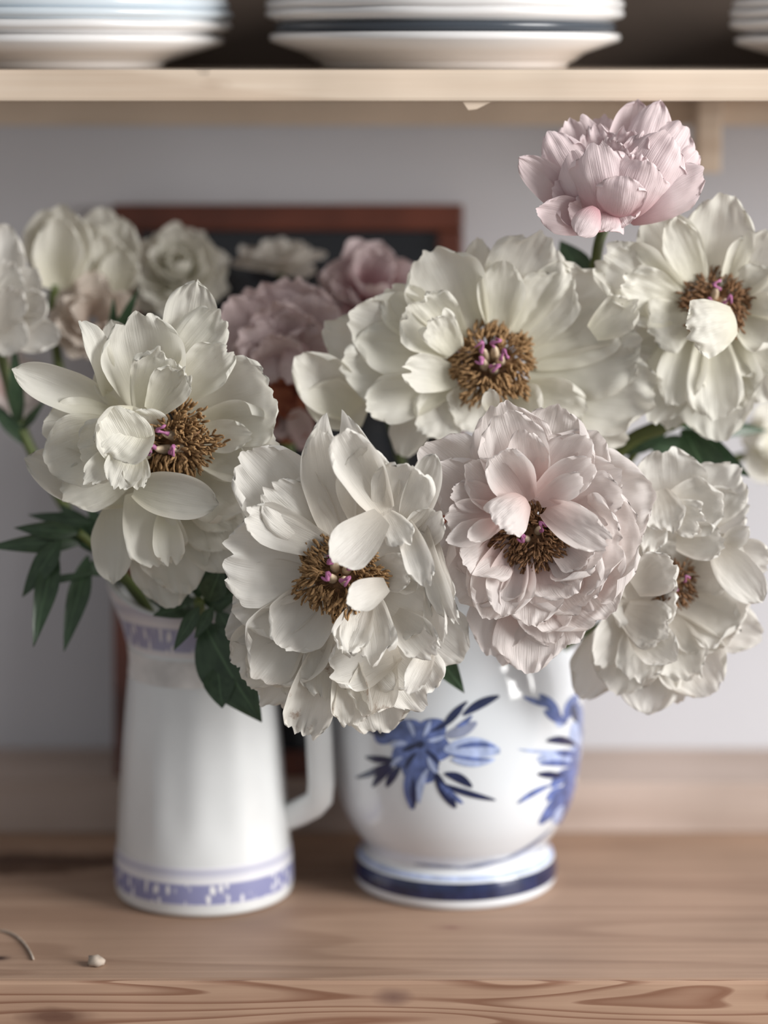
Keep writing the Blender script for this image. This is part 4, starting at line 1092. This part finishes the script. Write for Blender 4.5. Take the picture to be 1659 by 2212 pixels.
px_stem(f, [(1680, 975, 1.465), (1560, 1000, 1.45), (1350, 1100, 1.43), (1100, 1350, 1.425), (1020, 1560, 1.42)], .0028)

# ---- loose leafy stalks
g = empty('peony_foliage', P(330, 1330, 1.39), 'drooping dark green peony leaves beside the jug rim', 'foliage')
px_stem(g, [(420, 1600, 1.38), (330, 1330, 1.385), (240, 1215, 1.37), (170, 1150, 1.36)], .0024)
for a in [(190, 1165, -30, 1182, 46, 1.365, 1.345), (120, 1180, 72, 1398, 52, 1.36, 1.33), (190, 1200, 138, 1408, 50, 1.365, 1.34), (170, 1150, 30, 1140, 40, 1.36, 1.35), (200, 1130, 60, 1112, 30, 1.36, 1.37),
          (80, 1260, 215, 1235, 18, 1.35, 1.36), (130, 1165, 48, 1290, 50, 1.355, 1.345), (230, 1200, 130, 1090, 60, 1.37, 1.38), (240, 1215, 170, 1240, 40, 1.37, 1.36), (250, 1200, 190, 1090, 50, 1.37, 1.38)]:
    leaf(g, *a)
g = empty('peony_foliage', P(440, 1340, 1.37), 'broad green leaf cluster spilling over the jug rim', 'foliage')
px_stem(g, [(440, 1600, 1.39), (440, 1400, 1.365), (430, 1300, 1.335)], .003)
leaf(g, 440, 1345, 565, 1560, 130, 1.335, 1.318, tw=.3)
leaf(g, 470, 1440, 480, 1530, 70, 1.326, 1.318)
for a in [(430, 1310, 375, 1405, 34, 1.33, 1.322), (400, 1290, 290, 1240, 60, 1.34, 1.36), (430, 1300, 330, 1330, 50, 1.35, 1.335), (450, 1300, 480, 1220, 60, 1.335, 1.33), (430, 1290, 430, 1190, 60, 1.345, 1.345), (400, 1330, 290, 1190, 80, 1.36, 1.37),
          (470, 1320, 520, 1400, 50, 1.335, 1.33), (440, 1300, 520, 1280, 60, 1.34, 1.335), (400, 1320, 350, 1240, 60, 1.36, 1.35), (460, 1310, 420, 1380, 30, 1.332, 1.325)]:
    leaf(g, *a)
g = empty('peony_foliage', P(960, 1420, 1.36), 'single green leaf tip below the wilting peony, against the vase', 'foliage')
px_stem(g, [(985, 1560, 1.415), (960, 1300, 1.40), (920, 1380, 1.34)], .0022)
leaf(g, 915, 1370, 1003, 1497, 62, 1.34, 1.322)
g = empty('peony_foliage', P(1500, 950, 1.40), 'dark green leaves and stem under the drooping cream peony', 'foliage')
px_stem(g, [(1010, 1560, 1.42), (1150, 1250, 1.43), (1330, 980, 1.40), (1470, 905, 1.385), (1560, 830, 1.38)], .0045)
leaf(g, 1480, 930, 1590, 1150, 95, 1.39, 1.36, bend=-1.2); leaf(g, 1470, 930, 1620, 1030, 60, 1.39, 1.37); leaf(g, 1440, 930, 1310, 985, 50, 1.395, 1.40); leaf(g, 1480, 990, 1560, 950, 40, 1.39, 1.39)
leaf(g, 1400, 960, 1540, 990, 70, 1.41, 1.42); leaf(g, 1470, 920, 1660, 930, 40, 1.40, 1.42)
leaf(g, 1270, 620, 1210, 520, 70, 1.40, 1.41, 'leaf')

# ---- crumbs and a thread on the worktop
def crumb(x, y, r, label):
    p = G(x, y); rnd = random.Random(x)
    bm = bmesh.new(); bmesh.ops.create_icosphere(bm, subdivisions=2, radius=r)
    for v in bm.verts:
        v.co *= 1+0.5*noise.noise(v.co*600+Vector((x, 0, 0))); v.co.z = max(v.co.z*0.8, -r*.5)
    me = bpy.data.meshes.new('crumb'); bm.to_mesh(me); bm.free(); me.materials.append(MATS['crumb'])
    me.polygons.foreach_set('use_smooth', [True]*len(me.polygons))
    o = bpy.data.objects.new('crumb', me); COL.objects.link(o); o.location = (p.x, p.y, r*.5)
    tag(o, label, 'crumb')
crumb(208, 2085, .0045, 'small pale crumb lying at the front edge of the wooden top')
pts = [G(0, 2010, .0008), G(30, 2012, .0008), G(58, 2035, .0008), G(72, 2072, .0008)]
v, fc = tube_data(bez(*pts, 14), .0007, 6)
th_ = link_mesh('thread', v, fc, 'crumb'); tag(th_, 'short pale thread curling on the wooden top', 'thread')
